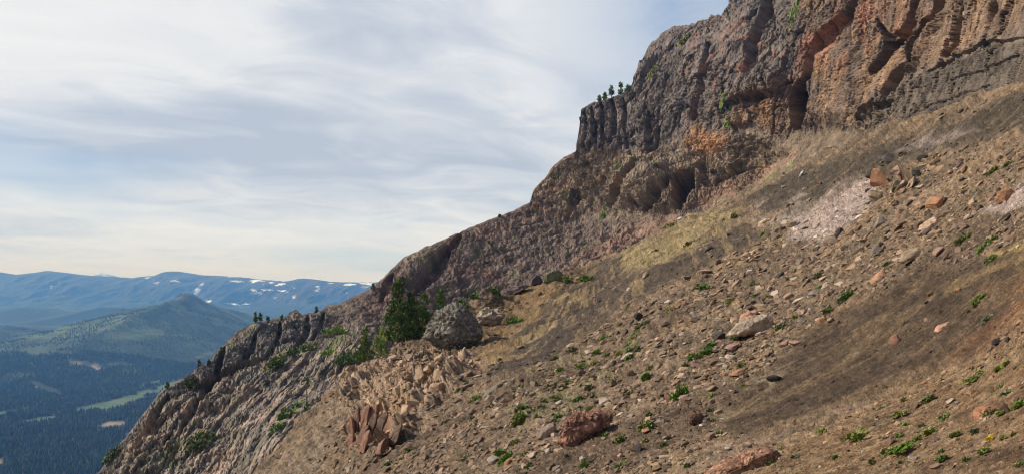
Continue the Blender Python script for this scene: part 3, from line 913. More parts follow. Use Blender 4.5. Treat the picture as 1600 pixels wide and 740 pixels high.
# far wood: tens of thousands of conifers seen as one mass
def make_forest():
    zones = [(1150, 1900, -120, 330, 19000, 14), (1900, 2800, -120, 360, 22000, 13), (2750, 3700, -150, 420, 22000, 12), (3400, 5200, -200, 430, 22000, 10)]
    allV, allF, allC = [], [], []
    off = 0
    for r0, r1, x0, x1, n, hgt in zones:
        x = RNG.uniform(x0, x1, n)
        r = np.sqrt(RNG.uniform(r0 ** 2, r1 ** 2, n))
        z, mead, but = valley_z(x, r)
        X = (x - 800) / F / CT * r
        P = np.stack([X, r, z], -1)
        cl = fbm(P * (1, 1, 0), 220.0, 4)
        keep = (mead < 0.3) & (cl > (-0.55 if r0 < 3300 else -0.05) + RNG.normal(0, 0.15, n))
        P = P[keep]
        m = len(P)
        h = hgt * RNG.uniform(0.55, 1.25, m)
        w = h * RNG.uniform(0.13, 0.2, m)
        segs = 6 if r0 < 2500 else 5
        ang = np.arange(segs) / segs * 2 * np.pi
        rot = RNG.uniform(0, 6.28, m)
        rings = []
        for (fz, fw) in ((0.06, 1.0), (0.42, 0.72), (0.40, 0.95), (0.74, 0.38)):
            jit = RNG.uniform(0.7, 1.25, (m, segs))
            cx = np.cos(ang[None] + rot[:, None]) * w[:, None] * fw * jit
            cyy = np.sin(ang[None] + rot[:, None]) * w[:, None] * fw * jit
            rings.append(np.stack([cx, cyy, np.repeat((fz * h)[:, None], segs, 1)], -1))
        tip = np.stack([np.zeros(m), np.zeros(m), h], -1)[:, None]
        loc = np.concatenate(rings + [tip], 1) + P[:, None]
        nv = 4 * segs + 1
        tri = []
        for s in range(segs):
            t = (s + 1) % segs
            tri += [(s, t, segs + s), (t, segs + t, segs + s), (2 * segs + s, 2 * segs + t, 3 * segs + s), (2 * segs + t, 3 * segs + t, 3 * segs + s), (3 * segs + s, 3 * segs + t, 4 * segs)]
        tri = np.array(tri)
        fc = (np.arange(m) * nv)[:, None, None] + tri[None] + off
        g = (1 + 0.35 * fbm(P * (1, 1, 0) + 400, 140.0, 4))[:, None] * RNG.uniform(0.75, 1.2, m)[:, None]
        deadm = RNG.uniform(0, 1, m) < (0.22 if r0 < 2500 else 0.08)
        col = np.where(deadm[:, None], lin((92, 90, 84)), lin((54, 68, 48)) if r0 < 3300 else lin((56, 72, 48))) * g
        allV.append(loc.reshape(-1, 3))
        allF.append(fc.reshape(-1, 3))
        allC.append(np.repeat(col, nv, 0))
        off += m * nv
    return np.concatenate(allV), np.concatenate(allF), np.concatenate(allC)


fV, fF, fC = make_forest()
forest = tag(link('forest', mesh_from('forest', fV, fF, fC, False), M_FOREST), 'dark conifer forest filling the valley below the spur', 'forest', kind='stuff')

# far range with snow patches: crest line, rugged face, flat plateau behind
CREST = [(-900, 440), (-200, 430), (-40, 421), (0, 424), (30, 429), (60, 425), (80, 423), (100, 425), (140, 430), (180, 432), (210, 434), (222, 432), (245, 431), (262, 425), (275, 424), (290, 425), (320, 430), (350, 431), (390, 434), (430, 438), (455, 439),
         (470, 436), (480, 435), (500, 437), (520, 440), (560, 441), (600, 440), (700, 444), (900, 440), (1300, 430)]


def make_range():
    xs = np.arange(-700, 1250, 1.3)
    yc = np.interp(xs, *zip(*CREST))
    yc = yc + 0.6 * perlin(np.stack([xs / 9, xs * 0, xs * 0], -1))
    Yc = 12600 + 500 * np.sin(xs / 140.0) + 300 * np.sin(xs / 53.0 + 1)
    zc = np.array([zpix(y, Y) for y, Y in zip(yc, Yc)])
    t = np.linspace(0, 1, 110)
    Yb_ = 9300 + 300 * np.sin(xs / 90.0)
    rows, cols = [], []
    ax = (xs - 800) / F / CT
    P = np.zeros((len(xs), 110 + 10, 3))
    for j, q in enumerate(t):
        Yq = Yb_ + (Yc - Yb_) * q
        hq = (0.32 * q + 0.68 * smooth(q, 0.35, 1.0))
        z = -330 + (zc + 330) * hq
        P[:, j] = np.stack([ax * Yq, Yq, z], -1)
    for j in range(10):
        Yq = Yc + (j + 1) ** 1.4 * 120
        P[:, 110 + j] = np.stack([ax * Yq, Yq, zc - 3.0 * (j + 1) ** 1.3], -1)
    fl = P.reshape(-1, 3)
    q = np.concatenate([t, np.ones(10)])
    env = np.tile(np.concatenate([np.sin(np.pi * np.clip(t, 0, 1)) ** 0.8, np.zeros(10)]), len(xs))
    nr_ = fbm(fl * (1, 0.45, 0.6), 1500.0, 7, None, 0.5, ridged=True)
    nr2 = fbm(fl * (1, 0.25, 0.3), 420.0, 5, None, 0.5, ridged=True, seed=3)
    fl = fl + np.array([0, -1.0, 0.18]) * (env * (nr_ * 200 + nr2 * 120))[:, None]
    c = np.tile(lin((56, 54, 52)), (len(fl), 1))
    qq = np.tile(q, len(xs))
    paint(c, smooth(qq, 0.55, 0.2) * 0.0 + (1 - smooth(qq, 0.25, 0.6)) * 0.8, (52, 66, 46))
    paint(c, smooth(qq, 0.6, 0.95) * smooth(nr2, -0.2, 0.5) * 0.5, (74, 68, 64))
    ppx, ppy = project(fl)
    sn = fbm(fl * (1, 0.5, 4.0), 230.0, 5, None, 0.6)
    snow = np.zeros(len(fl))
    for pg, k in (([(72, 448), (95, 440), (92, 452), (78, 456)], .02), ([(88, 458), (105, 456), (105, 462), (88, 463)], .05), ([(240, 440), (278, 434), (282, 446), (248, 448)], .1), ([(300, 460), (308, 448), (318, 440), (318, 446), (306, 462)], .3), ([(215, 433), (245, 431), (245, 435), (215, 436)], .25),
                  ([(355, 430), (445, 438), (450, 448), (420, 455), (395, 448), (360, 438)], .14), ([(395, 445), (440, 452), (425, 464), (390, 455)], .1), ([(425, 460), (460, 443), (462, 448), (428, 466)], .3), ([(318, 470), (330, 466), (335, 476), (322, 478)], .25), ([(350, 474), (392, 470), (390, 478), (352, 478)], .2),
                  ([(485, 440), (500, 442), (498, 456), (486, 450)], .15), ([(510, 440), (600, 441), (620, 446), (600, 450), (520, 447)], .35), ([(540, 458), (552, 442), (558, 442), (546, 462)], .3), ([(455, 462), (480, 462), (480, 466), (455, 466)], .15)):
        snow = np.maximum(snow, area(ppx, ppy, pg, 2.0) * smooth(sn + k + 0.2 * fbm(fl, 90.0, 4), 0.54, 0.63))
    c *= (1 + 0.45 * fbm(fl * (1, 0.5, 3.0), 500.0, 6, None, 0.65))[:, None].clip(0.3, 2)
    paint(c, snow, (245, 247, 250))
    n0_, n1b = len(xs), 120
    ix = np.arange(n0_ * n1b).reshape(n0_, n1b)
    fc = np.stack([ix[:-1, :-1], ix[1:, :-1], ix[1:, 1:], ix[:-1, 1:]], -1).reshape(-1, 4)
    return fl, fc, c


rV, rF, rC = make_range()
rng_o = tag(link('mountains', mesh_from('mountains', rV, rF, rC, True), M_RANGE), kind='structure')


def make_peak():
    PK = [(60, 440), (118, 434), (140, 429), (148, 428), (158, 425), (166, 427), (178, 430), (195, 434), (260, 440), (330, 446)]
    xs = np.arange(20, 360, 1.5)
    yc = np.interp(xs, *zip(*PK))
    zc = np.array([zpix(y, 24000.0) for y in yc])
    ax = (xs - 800) / F / CT
    P = []
    for q in np.linspace(-1, 1, 31):
        Yq = 24000 + q * 2500
        P.append(np.stack([ax * Yq, np.full(len(xs), Yq), -300 + (zc + 300) * (1 - abs(q)) ** 0.8], -1))
    P = np.stack(P, 1)
    fl = P.reshape(-1, 3)
    fl[:, 2] += fbm(fl, 900.0, 5) * 14
    c = np.tile(lin((84, 84, 84)), (len(fl), 1))
    paint(c, smooth(fbm(fl + 99, 700.0, 4), 0.15, 0.4) * 0.7, (235, 238, 242))
    ix = np.arange(len(fl)).reshape(len(xs), 31)
    fc = np.stack([ix[:-1, :-1], ix[1:, :-1], ix[1:, 1:], ix[:-1, 1:]], -1).reshape(-1, 4)
    return fl, fc, c


pV, pF, pC = make_peak()
tag(link('mountains', mesh_from('mountains', pV, pF, pC, True), M_RANGE), kind='structure')

# ground under everything, out to the horizon
g = 30000.0
ground = tag(link('ground', mesh_from('ground', [(-g, -2000, -440), (g, -2000, -440), (g, 28500, -440), (-g, 28500, -440)], [(0, 1, 2, 3)], np.tile(lin((60, 72, 50)), (4, 1))), M_VALLEY), kind='structure')

# the air: one closed box
HX, HY0, HY1, HZ0, HZ1 = 30500.0, -2300.0, 29000.0, -442.0, 560.0
hv = [(x, y, z) for z in (HZ0, HZ1) for x, y in ((-HX, HY0), (HX, HY0), (HX, HY1), (-HX, HY1))]
hf = [(0, 3, 2, 1), (4, 5, 6, 7), (0, 1, 5, 4), (1, 2, 6, 5), (2, 3, 7, 6), (3, 0, 4, 7)]
M_HAZE = bpy.data.materials.new('air')
M_HAZE.use_nodes = True
nt = M_HAZE.node_tree
nt.nodes.clear()
pvn = nt.nodes.new('ShaderNodeVolumePrincipled')
pvn.inputs['Color'].default_value = (0.15, 0.42, 1.0, 1)
pvn.inputs['Density'].default_value = 8.6e-5
pvn.inputs['Absorption Color'].default_value = (1, 1, 1, 1)
pvn.inputs['Anisotropy'].default_value = 0.0
no = nt.nodes.new('ShaderNodeOutputMaterial')
nt.links.new(pvn.outputs[0], no.inputs['Volume'])
haze = tag(link('haze', mesh_from('haze', hv, hf, None, False), M_HAZE), kind='stuff')

# ------------------------------------------------------------------ stones
def hull_mesh(rs, n, dims):
    pts = rs.uniform(-1, 1, (n, 3))
    pts /= np.maximum(np.abs(pts).max(1), (np.linalg.norm(pts, axis=1) * 0.86))[:, None]
    pts *= rs.uniform(0.75, 1.0, (n, 1))
    pts *= np.asarray(dims)
    bm = bmesh.new()
    for p in pts:
        bm.verts.new(p)
    bmesh.ops.convex_hull(bm, input=bm.verts)
    for v in [v for v in bm.verts if not v.link_faces]:
        bm.verts.remove(v)
    bmesh.ops.triangulate(bm, faces=bm.faces)
    bm.verts.index_update()
    V = np.array([v.co[:] for v in bm.verts])
    Fc = np.array([[v.index for v in f.verts] for f in bm.faces])
    bm.free()
    return V, Fc


def ico(sub):
    bm = bmesh.new()
    bmesh.ops.create_icosphere(bm, subdivisions=sub, radius=1.0)
    bm.verts.index_update()
    V = np.array([v.co[:] for v in bm.verts])
    Fc = np.array([[v.index for v in f.verts] for f in bm.faces])
    bm.free()
    return V, Fc


ICO = {s: ico(s) for s in (3, 4, 5, 6)}


def chip(V, rs, n, lo, hi):
    """cut a blob with random planes so that it breaks into flat faces"""
    for _ in range(n):
        d = rs.normal(size=3)
        d /= np.linalg.norm(d)
        h = rs.uniform(lo, hi)
        e = V @ d - h
        V = V - np.maximum(e, 0)[:, None] * d[None]
    return V


def rock_mesh(seed, dims=(1, 0.8, 0.65), sub=4, cuts=14, rough=0.05):
    rs = np.random.default_rng(seed)
    V, Fc = ICO[sub]
    V = chip(V.copy() * 1.15, rs, cuts, 0.55, 0.92)
    off = rs.uniform(0, 50, 3)
    V = V + V / np.linalg.norm(V, axis=1)[:, None] * (rough * (fbm(V + off, 0.7, 4) + 0.6 * fbm(V + off, 0.2, 2)))[:, None]
    V = V * np.asarray(dims)
    c = 1.0 + 0.35 * fbm(V + off + 9, 0.8, 4)
    return V, Fc, np.repeat(np.clip(c, 0.45, 1.6)[:, None], 3, 1)


def frame_on(n, downhill=True):
    """axes on a slope: x up the fall line, z out of the slope"""
    n = Vector(n).normalized()
    up = Vector((0, 0, 1))
    x = (up - n * up.dot(n))
    x = x.normalized() if x.length > 1e-4 else Vector((1, 0, 0))
    y = n.cross(x)
    return Matrix((x, y, n)).transposed()


# small rubble that nobody could count
def make_gravel(count):
    protos = [hull_mesh(np.random.default_rng(100 + i), 13, (1.0, 0.75, 0.5)) for i in range(14)]
    PAL = [((150, 126, 106), 5), ((178, 152, 128), 3), ((112, 96, 84), 5), ((160, 130, 108), 2), ((188, 168, 150), 2), ((88, 78, 72), 4), ((136, 112, 94), 2)]
    pal = np.array([lin(c) for c, w in PAL]) * 0.9
    pw = np.array([w for c, w in PAL], float)
    pw /= pw.sum()
    BAND = [(500, 760), (590, 620), (700, 590), (850, 560), (1000, 470), (1150, 390), (1300, 330), (1430, 230), (1600, 230), (1600, 380), (1420, 430), (1300, 480), (1230, 550), (1150, 640), (1060, 760)]
    allV, allF, allC = [], [], []
    off = 0
    xs = RNG.uniform(320, 1650, count * 3)
    ys = RNG.uniform(120, 780, count * 3)
    band = area(xs, ys, BAND, 40)
    cl = fbm(np.stack([xs / 34, ys / 20, xs * 0], -1), 1.0, 4)
    done = 0
    for x, y, b_, c_ in zip(xs, ys, band, cl):
        i = int((x - A.x0) / A.step)
        if i < 0 or i >= len(A.xs) or y < A.yt[i] + 3:
            continue
        dk = regval('dark', x, y)
        ou = regval('out', x, y)
        og = regval('orange', x, y)
        prob = (0.16 + 0.64 * b_) * (1 - 0.6 * dk) * (0.25 + 1.1 * smooth(np.array(c_ * 0.6 - regval('streak', x, y)), -0.25, 0.35)) + 0.5 * ou + 0.3 * og
        if RNG.uniform() > prob:
            continue
        p, n, Y = A.hit(x, y)
        szpx = min(0.62 * (1 - RNG.uniform()) ** (-0.6), 8.0) * (1.25 if b_ > 0.5 else 0.95) * (1 - 0.25 * dk) * (1 + 0.3 * ou) * (1 - 0.2 * og)
        s = szpx * Y / F
        V, Fc = protos[RNG.integers(len(protos))]
        ang = RNG.uniform(0, 6.28)
        R = np.array(frame_on(n)) @ np.array(Euler((RNG.normal(0, .25), RNG.normal(0, .25), ang)).to_matrix())
        sc = s * np.array([1.0, 1.0, RNG.uniform(0.6, 1.3)])
        W = (V * sc) @ R.T + p + n * (s * 0.02)
        col = pal[RNG.choice(len(pal), p=pw)] * RNG.uniform(0.5, 1.35) * 0.65 + regval('col', x, y) * RNG.uniform(0.2, 0.5)
        if dk > 0.4:
            col = regval('col', x, y) * RNG.choice([0.55, 0.75, 1.1, 1.5, 2.0])
        elif og > 0.4 and RNG.uniform() < 0.75:
            col = regval('col', x, y) * RNG.uniform(0.7, 1.3)
        if ou > 0.4:
            col = lin((180, 152, 124)) * RNG.uniform(0.5, 1.0)
        allV.append(W)
        allF.append(Fc + off)
        allC.append(np.tile(col, (len(W), 1)))
        off += len(W)
        done += 1
        if done >= count:
            break
    return np.concatenate(allV), np.concatenate(allF), np.concatenate(allC)


gV, gF, gC = make_gravel(125000)
tag(link('gravel', mesh_from('gravel', gV, gF, gC, False), M_GRAVEL), 'loose rubble of pink grey and brown chips strewn over the scree', 'gravel', kind='stuff')

# ---- boulders with an outline of their own
def boulder(name, outline, label, cat, group, col, thick, seed, embed=0.0, sub=5, cuts=8, rough=0.05, pebbly=0.0, anchor=None, square=0.42, paintfn=None, pebamp=1.0, hits=None, flat_=False):
    """a rock with this outline, its own distance, real width and thickness"""
    rs = np.random.default_rng(seed)
    out = np.asarray(outline, float)
    cx, cyy = out[:, 0].mean(), out[:, 1].mean()
    ax, ay = anchor if anchor else (cx, out[:, 1].max())
    p, n, Y = (hits or A).hit(ax, ay)
    sc = Y / F
    half = thick * 0.5 * (out[:, 0].max() - out[:, 0].min()) * sc
    Yc = Y + embed * half
    ang = np.arctan2(-(out[:, 1] - cyy), out[:, 0] - cx)
    rad = np.hypot(out[:, 1] - cyy, out[:, 0] - cx)
    # resample the outline by angle
    o2 = np.vstack([out, out[:1]])
    dense = np.concatenate([o2[k] + (o2[k + 1] - o2[k]) * np.linspace(0, 1, 24, endpoint=False)[:, None] for k in range(len(out))])
    da = np.arctan2(-(dense[:, 1] - cyy), dense[:, 0] - cx)
    dr = np.hypot(dense[:, 1] - cyy, dense[:, 0] - cx)
    od = np.argsort(da)
    da, dr = da[od], dr[od]
    V, Fc = ICO[sub]
    V = chip(V.copy(), rs, cuts, 0.72, 0.95)
    ln = np.linalg.norm(V, axis=1)
    D = V / ln[:, None]
    th = np.arctan2(D[:, 2], D[:, 0])
    Rr = np.interp(th, np.concatenate([da - 2 * np.pi, da, da + 2 * np.pi]), np.tile(dr, 3)) * (Yc / F)
    flatr = np.hypot(D[:, 0], D[:, 2]) ** square
    W = np.stack([np.cos(th) * Rr * flatr * ln, np.sign(D[:, 1]) * np.abs(D[:, 1]) ** 0.8 * half * ln, np.sin(th) * Rr * flatr * ln], -1)
    size = half
    offs = rs.uniform(0, 60, 3)
    nd = D
    W = W + nd * (1.5 * rough * size * (fbm(W / size + offs, 0.8, 6, None, 0.6) + 0.35 * fbm(W / size + offs, 0.3, 4, None, 0.65)))[:, None]
    tone = np.clip(1 + 0.35 * fbm(W / size + offs + 7, 0.6, 5), 0.5, 1.6)
    C = np.repeat(tone[:, None], 3, 1) * np.ones(3)
    if pebbly > 0:
        f1_, f2_, ci = worley(W / (pebbly * size) + offs)
        g1, g2, cj = worley(W / (pebbly * 0.45 * size) + offs + 3)
        W = W + nd * (pebamp * size * (0.16 * (0.5 - np.clip(f1_, 0, 0.8)) + 0.08 * (0.5 - np.clip(g1, 0, 0.8))))[:, None]
        C = C * (0.30 + 1.4 * (0.5 * ci + 0.5 * cj))[:, None] * smooth(f2_ - f1_, -0.25, 0.2)[:, None]
    if paintfn:
        C = paintfn(W / size, C, offs)
    lo = np.array(at(cx, cyy, Yc))
    o = link(name, mesh_from(name, W, Fc, C, False), M_STONE, loc=lo)
    o.color = (*(lin(col) * 0.9), 1)
    tag(o, label, cat, group)
    return o


G_B = 'boulders resting on the scree'


def two_tone(rgb, k=0.9, lam=0.6, lo=0.0, hi=0.35):
    def fn(W, C, offs):
        m = smooth(fbm(W + offs + 21, lam, 4), lo, hi)[:, None] * k
        return C * (1 - m) + C * np.asarray(rgb) * m
    return fn


def fissure(W, C, offs):
    d = np.abs(W[:, 0] + 0.25 * W[:, 2] + 0.1 - 0.12 * fbm(W + offs, 0.6, 3))
    C = two_tone((0.55, 0.6, 0.7), 0.8, 0.5)(W, C, offs)
    return C


boulder('boulder', [(661, 526), (671, 506), (683, 488), (700, 477), (712, 475), (726, 481), (739, 497), (753, 514), (758, 523), (750, 531), (722, 542), (702, 546), (682, 540), (668, 532)],
        'huge dark grey pebbly boulder perched with a shadowed gap beneath beside the pines', 'boulder', G_B, (126, 118, 107), 0.95, 1, 0.25, 6, 0, 0.06, 0.13, pebamp=0.8, square=0.6, anchor=(700, 552))
boulder('boulder', [(746, 494), (752, 485), (762, 481), (773, 483), (781, 488), (789, 491), (786, 500), (776, 508), (762, 506), (751, 501)],
        'lumpy grey and white boulder on tan soil uphill from the huge pebbly boulder', 'boulder', G_B, (178, 162, 142), 0.9, 2, 0.2, 5, 12, 0.16, paintfn=two_tone((0.45, 0.43, 0.42), 0.9, 0.5), anchor=(768, 506))
boulder('boulder', [(870, 690), (877, 672), (886, 656), (905, 641), (914, 646), (928, 640), (942, 639), (951, 645), (955, 656), (945, 665), (922, 678), (898, 693), (884, 701), (876, 699)],
        'large red pitted boulder lying along the lower scree with a grey end', 'boulder', G_B, (156, 116, 98), 0.6, 3, 0.15, 6, 12, 0.16, paintfn=fissure, pebbly=0.14, pebamp=0.4, anchor=(905, 690))
boulder('boulder', [(836, 684), (840, 671), (851, 665), (866, 660), (871, 664), (866, 675), (858, 682), (846, 686)],
        'mid grey angular boulder beside the downhill end of the red pitted boulder', 'boulder', G_B, (142, 126, 114), 0.8, 4, 0.1, 5, 12, 0.07, anchor=(855, 683))
boulder('boulder', [(1131, 525), (1140, 514), (1152, 505), (1168, 497), (1182, 492), (1196, 490), (1204, 497), (1203, 511), (1192, 521), (1178, 526), (1150, 529)],
        'largest pale grey slab boulder in mid scree with a rounded tan uphill end', 'boulder', G_B, (164, 150, 134), 0.7, 5, 0.2, 6, 10, 0.09, paintfn=two_tone((1.1, 0.92, 0.8), 0.8, 0.9), anchor=(1175, 525))
boulder('boulder', [(1156, 500), (1161, 490), (1169, 484), (1182, 484), (1184, 491), (1176, 497), (1165, 501)],
        'salmon orange rock lodged behind the largest pale grey slab boulder', 'rock', G_B, (174, 134, 112), 0.9, 6, 0.2, 4, 12, 0.06, anchor=(1170, 499))
boulder('boulder', [(1100, 748), (1118, 730), (1140, 719), (1158, 712), (1180, 704), (1198, 700), (1210, 705), (1211, 714), (1200, 726), (1184, 741), (1160, 760), (1120, 765)],
        'long red brown pitted rock at the lower edge with deep shadow under it', 'boulder', G_B, (160, 122, 100), 0.5, 7, 0.1, 6, 10, 0.12, pebbly=0.2, pebamp=0.4, paintfn=two_tone((0.62, 0.66, 0.72), 0.8, 0.5), anchor=(1190, 732))
boulder('boulder', [(1400, 411), (1412, 396), (1428, 386), (1439, 387), (1441, 397), (1426, 408), (1410, 413)],
        'dark sharp edged boulder with a pale sunlit downhill face in upper scree', 'boulder', G_B, (142, 124, 104), 0.9, 8, 0.1, 4, 14, 0.05, anchor=(1424, 408))
boulder('boulder', [(1436, 361), (1443, 350), (1459, 341), (1470, 346), (1462, 358), (1450, 364)],
        'pinkish grey block with a black shadowed uphill side below the orange slab', 'boulder', G_B, (176, 148, 128), 0.9, 9, 0.1, 4, 12, 0.08, anchor=(1455, 361))
boulder('boulder', [(1557, 312), (1562, 300), (1572, 294), (1583, 298), (1582, 308), (1570, 318), (1559, 320)],
        'reddish brown blocky boulder at the edge of the smaller pink soil patch', 'boulder', G_B, (146, 108, 84), 0.8, 10, 0.1, 4, 12, 0.07, anchor=(1570, 317))
boulder('boulder', [(1182, 360), (1187, 347), (1196, 341), (1204, 342), (1201, 352), (1190, 362)],
        'tan leaning block casting shadow on the upper dark scree edge', 'boulder', G_B, (184, 158, 134), 0.8, 12, 0.1, 4, 12, 0.05, anchor=(1193, 360))
boulder('boulder', [(1461, 519), (1468, 508), (1480, 502), (1490, 503), (1492, 511), (1484, 517), (1470, 521)],
        'pink rock alone on the broad dark scree', 'rock', G_B, (180, 140, 122), 0.8, 13, 0.1, 4, 12, 0.08, anchor=(1478, 517))
boulder('boulder', [(1073, 660), (1074, 648), (1083, 641), (1094, 641), (1101, 650), (1095, 658), (1082, 662)],
        'round dark brown rock ringed by pale stones above the long red brown rock', 'rock', G_B, (104, 82, 70), 0.9, 14, 0.1, 4, 10, 0.07, pebbly=0.3, anchor=(1088, 660))
boulder('boulder', [(1522, 650), (1528, 637), (1545, 631), (1558, 634), (1555, 648), (1540, 658), (1528, 658)],
        'red brown angular rock beside the trail in the nearest corner of slope', 'rock', G_B, (164, 118, 92), 0.7, 15, 0.1, 4, 12, 0.09, anchor=(1540, 652))
boulder('boulder', [(829, 445), (830, 434), (838, 428), (846, 432), (848, 440), (842, 446)],
        'round black rock on the skyline of the tan shoulder', 'rock', G_B, (84, 78, 76), 0.9, 16, 0.2, 4, 12, 0.08, anchor=(838, 447))
boulder('boulder', [(848, 442), (851, 428), (862, 422), (876, 421), (882, 429), (874, 436), (858, 443)],
        'dark lichen splashed rock beside the round black rock on the tan shoulder', 'rock', G_B, (108, 104, 86), 0.8, 17, 0.3, 4, 12, 0.12, paintfn=two_tone((1.25, 1.35, 0.7), 0.7, 0.5), anchor=(865, 441))
boulder('boulder', [(780, 463), (790, 452), (806, 446), (822, 442), (828, 447), (815, 456), (798, 463), (786, 467)],
        'low purple grey rock rib along the skyline of the tan shoulder', 'rock', G_B, (116, 102, 98), 0.6, 18, 0.3, 5, 12, 0.14, anchor=(805, 462))

# leaning red slabs of the small outcrop below the pines
oc = bpy.data.objects.new('rock_outcrop', None)
COL.objects.link(oc)
p0, n0v, Y0 = A.hit(575, 690)
oc.location = p0
tag(oc, 'red brown outcrop of upright leaning slabs under the pale rocky bank', 'rock outcrop')
SL = [((541, 668), (545, 652), (553, 655), (556, 672), (550, 681), (544, 676)), ((551, 655), (559, 634), (563, 640), (563, 662), (557, 672)), ((563, 664), (567, 637), (577, 632), (579, 650), (570, 670)), ((574, 668), (579, 652), (587, 646), (590, 655), (582, 678), (572, 690)),
      ((562, 705), (568, 680), (577, 672), (582, 684), (574, 700), (566, 707)), ((548, 698), (552, 690), (560, 688), (560, 696), (554, 701)), ((599, 672), (606, 654), (618, 646), (622, 654), (612, 668), (603, 676)), ((589, 660), (596, 648), (606, 644), (604, 656), (594, 672)), ((584, 708), (596, 690), (606, 684), (606, 698), (596, 710))]
def slab_part(outline, seed, col):
    """a broken slab: sharp front edge, one lit and one shaded side, real thickness"""
    rs = np.random.default_rng(seed)
    o = np.asarray(outline, float)
    o = o.mean(0) + (o - o.mean(0)) * (1.0, 1.1)
    _, _, Y = A.hit(o[:, 0].mean(), o[:, 1].max())
    w = (o[:, 0].max() - o[:, 0].min()) * Y / F
    h = o[:, 1].max() - o[:, 1].min()
    xr = o[:, 0].min() + rs.uniform(0.5, 0.75) * (o[:, 0].max() - o[:, 0].min())
    lean = (o[np.argmin(o[:, 1]), 0] - o[np.argmax(o[:, 1]), 0])
    pts = [at(x, y, Y + w * rs.uniform(0.15, 0.45)) for x, y in o]
    pts += [at(x + rs.normal(0, 1), y + 1, Y + w * rs.uniform(0.9, 1.5)) for x, y in o]
    pts += [at(xr + lean * .35, o[:, 1].min() + 0.10 * h, Y - w * 0.25), at(xr - lean * .35, o[:, 1].max() - 0.06 * h, Y - w * 0.35)]
    bm = bmesh.new()
    for q in pts:
        bm.verts.new(Vector(q) - Vector(p0))
    bmesh.ops.convex_hull(bm, input=bm.verts)
    for v in [v for v in bm.verts if not v.link_faces]:
        bm.verts.remove(v)
    bmesh.ops.bevel(bm, geom=bm.edges[:], offset=0.04 * w, segments=1, affect='EDGES')
    bmesh.ops.triangulate(bm, faces=bm.faces)
    bmesh.ops.subdivide_edges(bm, edges=bm.edges[:], cuts=3, use_grid_fill=True)
    bmesh.ops.triangulate(bm, faces=bm.faces)
    bm.verts.index_update()
    V = np.array([v.co[:] for v in bm.verts])
    Fc = np.array([[v.index for v in f.verts] for f in bm.faces])
    bm.free()
    V += 0.11 * w * np.stack([fbm(V + s, 0.6 * w, 4) for s in (1, 7, 13)], -1)
    C = np.repeat(np.clip(1 + 0.3 * fbm(V + seed, 0.8 * w, 4), 0.5, 1.5)[:, None], 3, 1)
    so = link('slab', mesh_from('slab', V, Fc, C, False), M_STONE, oc)
    so.color = (*(lin(col) * 0.85), 1)


SL += [((556, 690), (566, 668), (578, 664), (580, 690), (566, 700)), ((540, 690), (546, 676), (556, 682), (552, 700), (543, 702)), ((604, 690), (616, 668), (628, 662), (624, 684), (612, 696)), ((570, 648), (584, 630), (594, 636), (588, 656), (576, 664))]
for k_, s_ in enumerate(SL):
    slab_part(s_, 40 + k_, [(142, 108, 90), (126, 98, 84), (148, 113, 95), (110, 90, 80)][k_ % 4])

# ---- single rocks: shared rock meshes, each rock an object of its own
ROCKS = []
for i in range(16):
    V, Fc, C = rock_mesh(300 + i, (1.0, [0.8, 0.65, 0.9][i % 3], [0.62, 0.45, 0.75, 0.55][i % 4]), 3, 13, 0.06)
    ROCKS.append(mesh_from('rock', V, Fc, C, False))
    ROCKS[-1].materials.append(M_STONE)
COLW = {'dark grey': (92, 85, 80), 'grey': (138, 126, 117), 'tan': (166, 144, 120), 'pinkish': (176, 144, 128), 'reddish': (148, 110, 92), 'brown': (124, 102, 84), 'pale': (194, 178, 162), 'orange': (180, 136, 106), 'white': (222, 215, 206), 'blackish': (72, 66, 63)}


def rock(x, y, w, h, colour, label, group='rocks scattered on the scree slope', name='rock', sheet=None):
    p, n, Y = (sheet or A).hit(x, y + h * 0.3)
    s = Y / F
    o = bpy.data.objects.new(name, ROCKS[random.randrange(len(ROCKS))])
    COL.objects.link(o)
    R = frame_on(n).to_4x4() @ Euler((random.gauss(0, .2), random.gauss(0, .2), random.choice((0, math.pi)) + random.gauss(0, .5))).to_matrix().to_4x4()
    o.matrix_world = Matrix.Translation(Vector(p) + Vector(n) * (h * s * 0.26)) @ R @ Matrix.Diagonal((w * s * 0.56, w * s * 0.6, h * s * 0.85, 1))
    c = lin(COLW[colour]) * 0.8 * random.uniform(0.85, 1.12)
    o.color = (*c, 1)
    tag(o, label, 'rock', group)
    return o


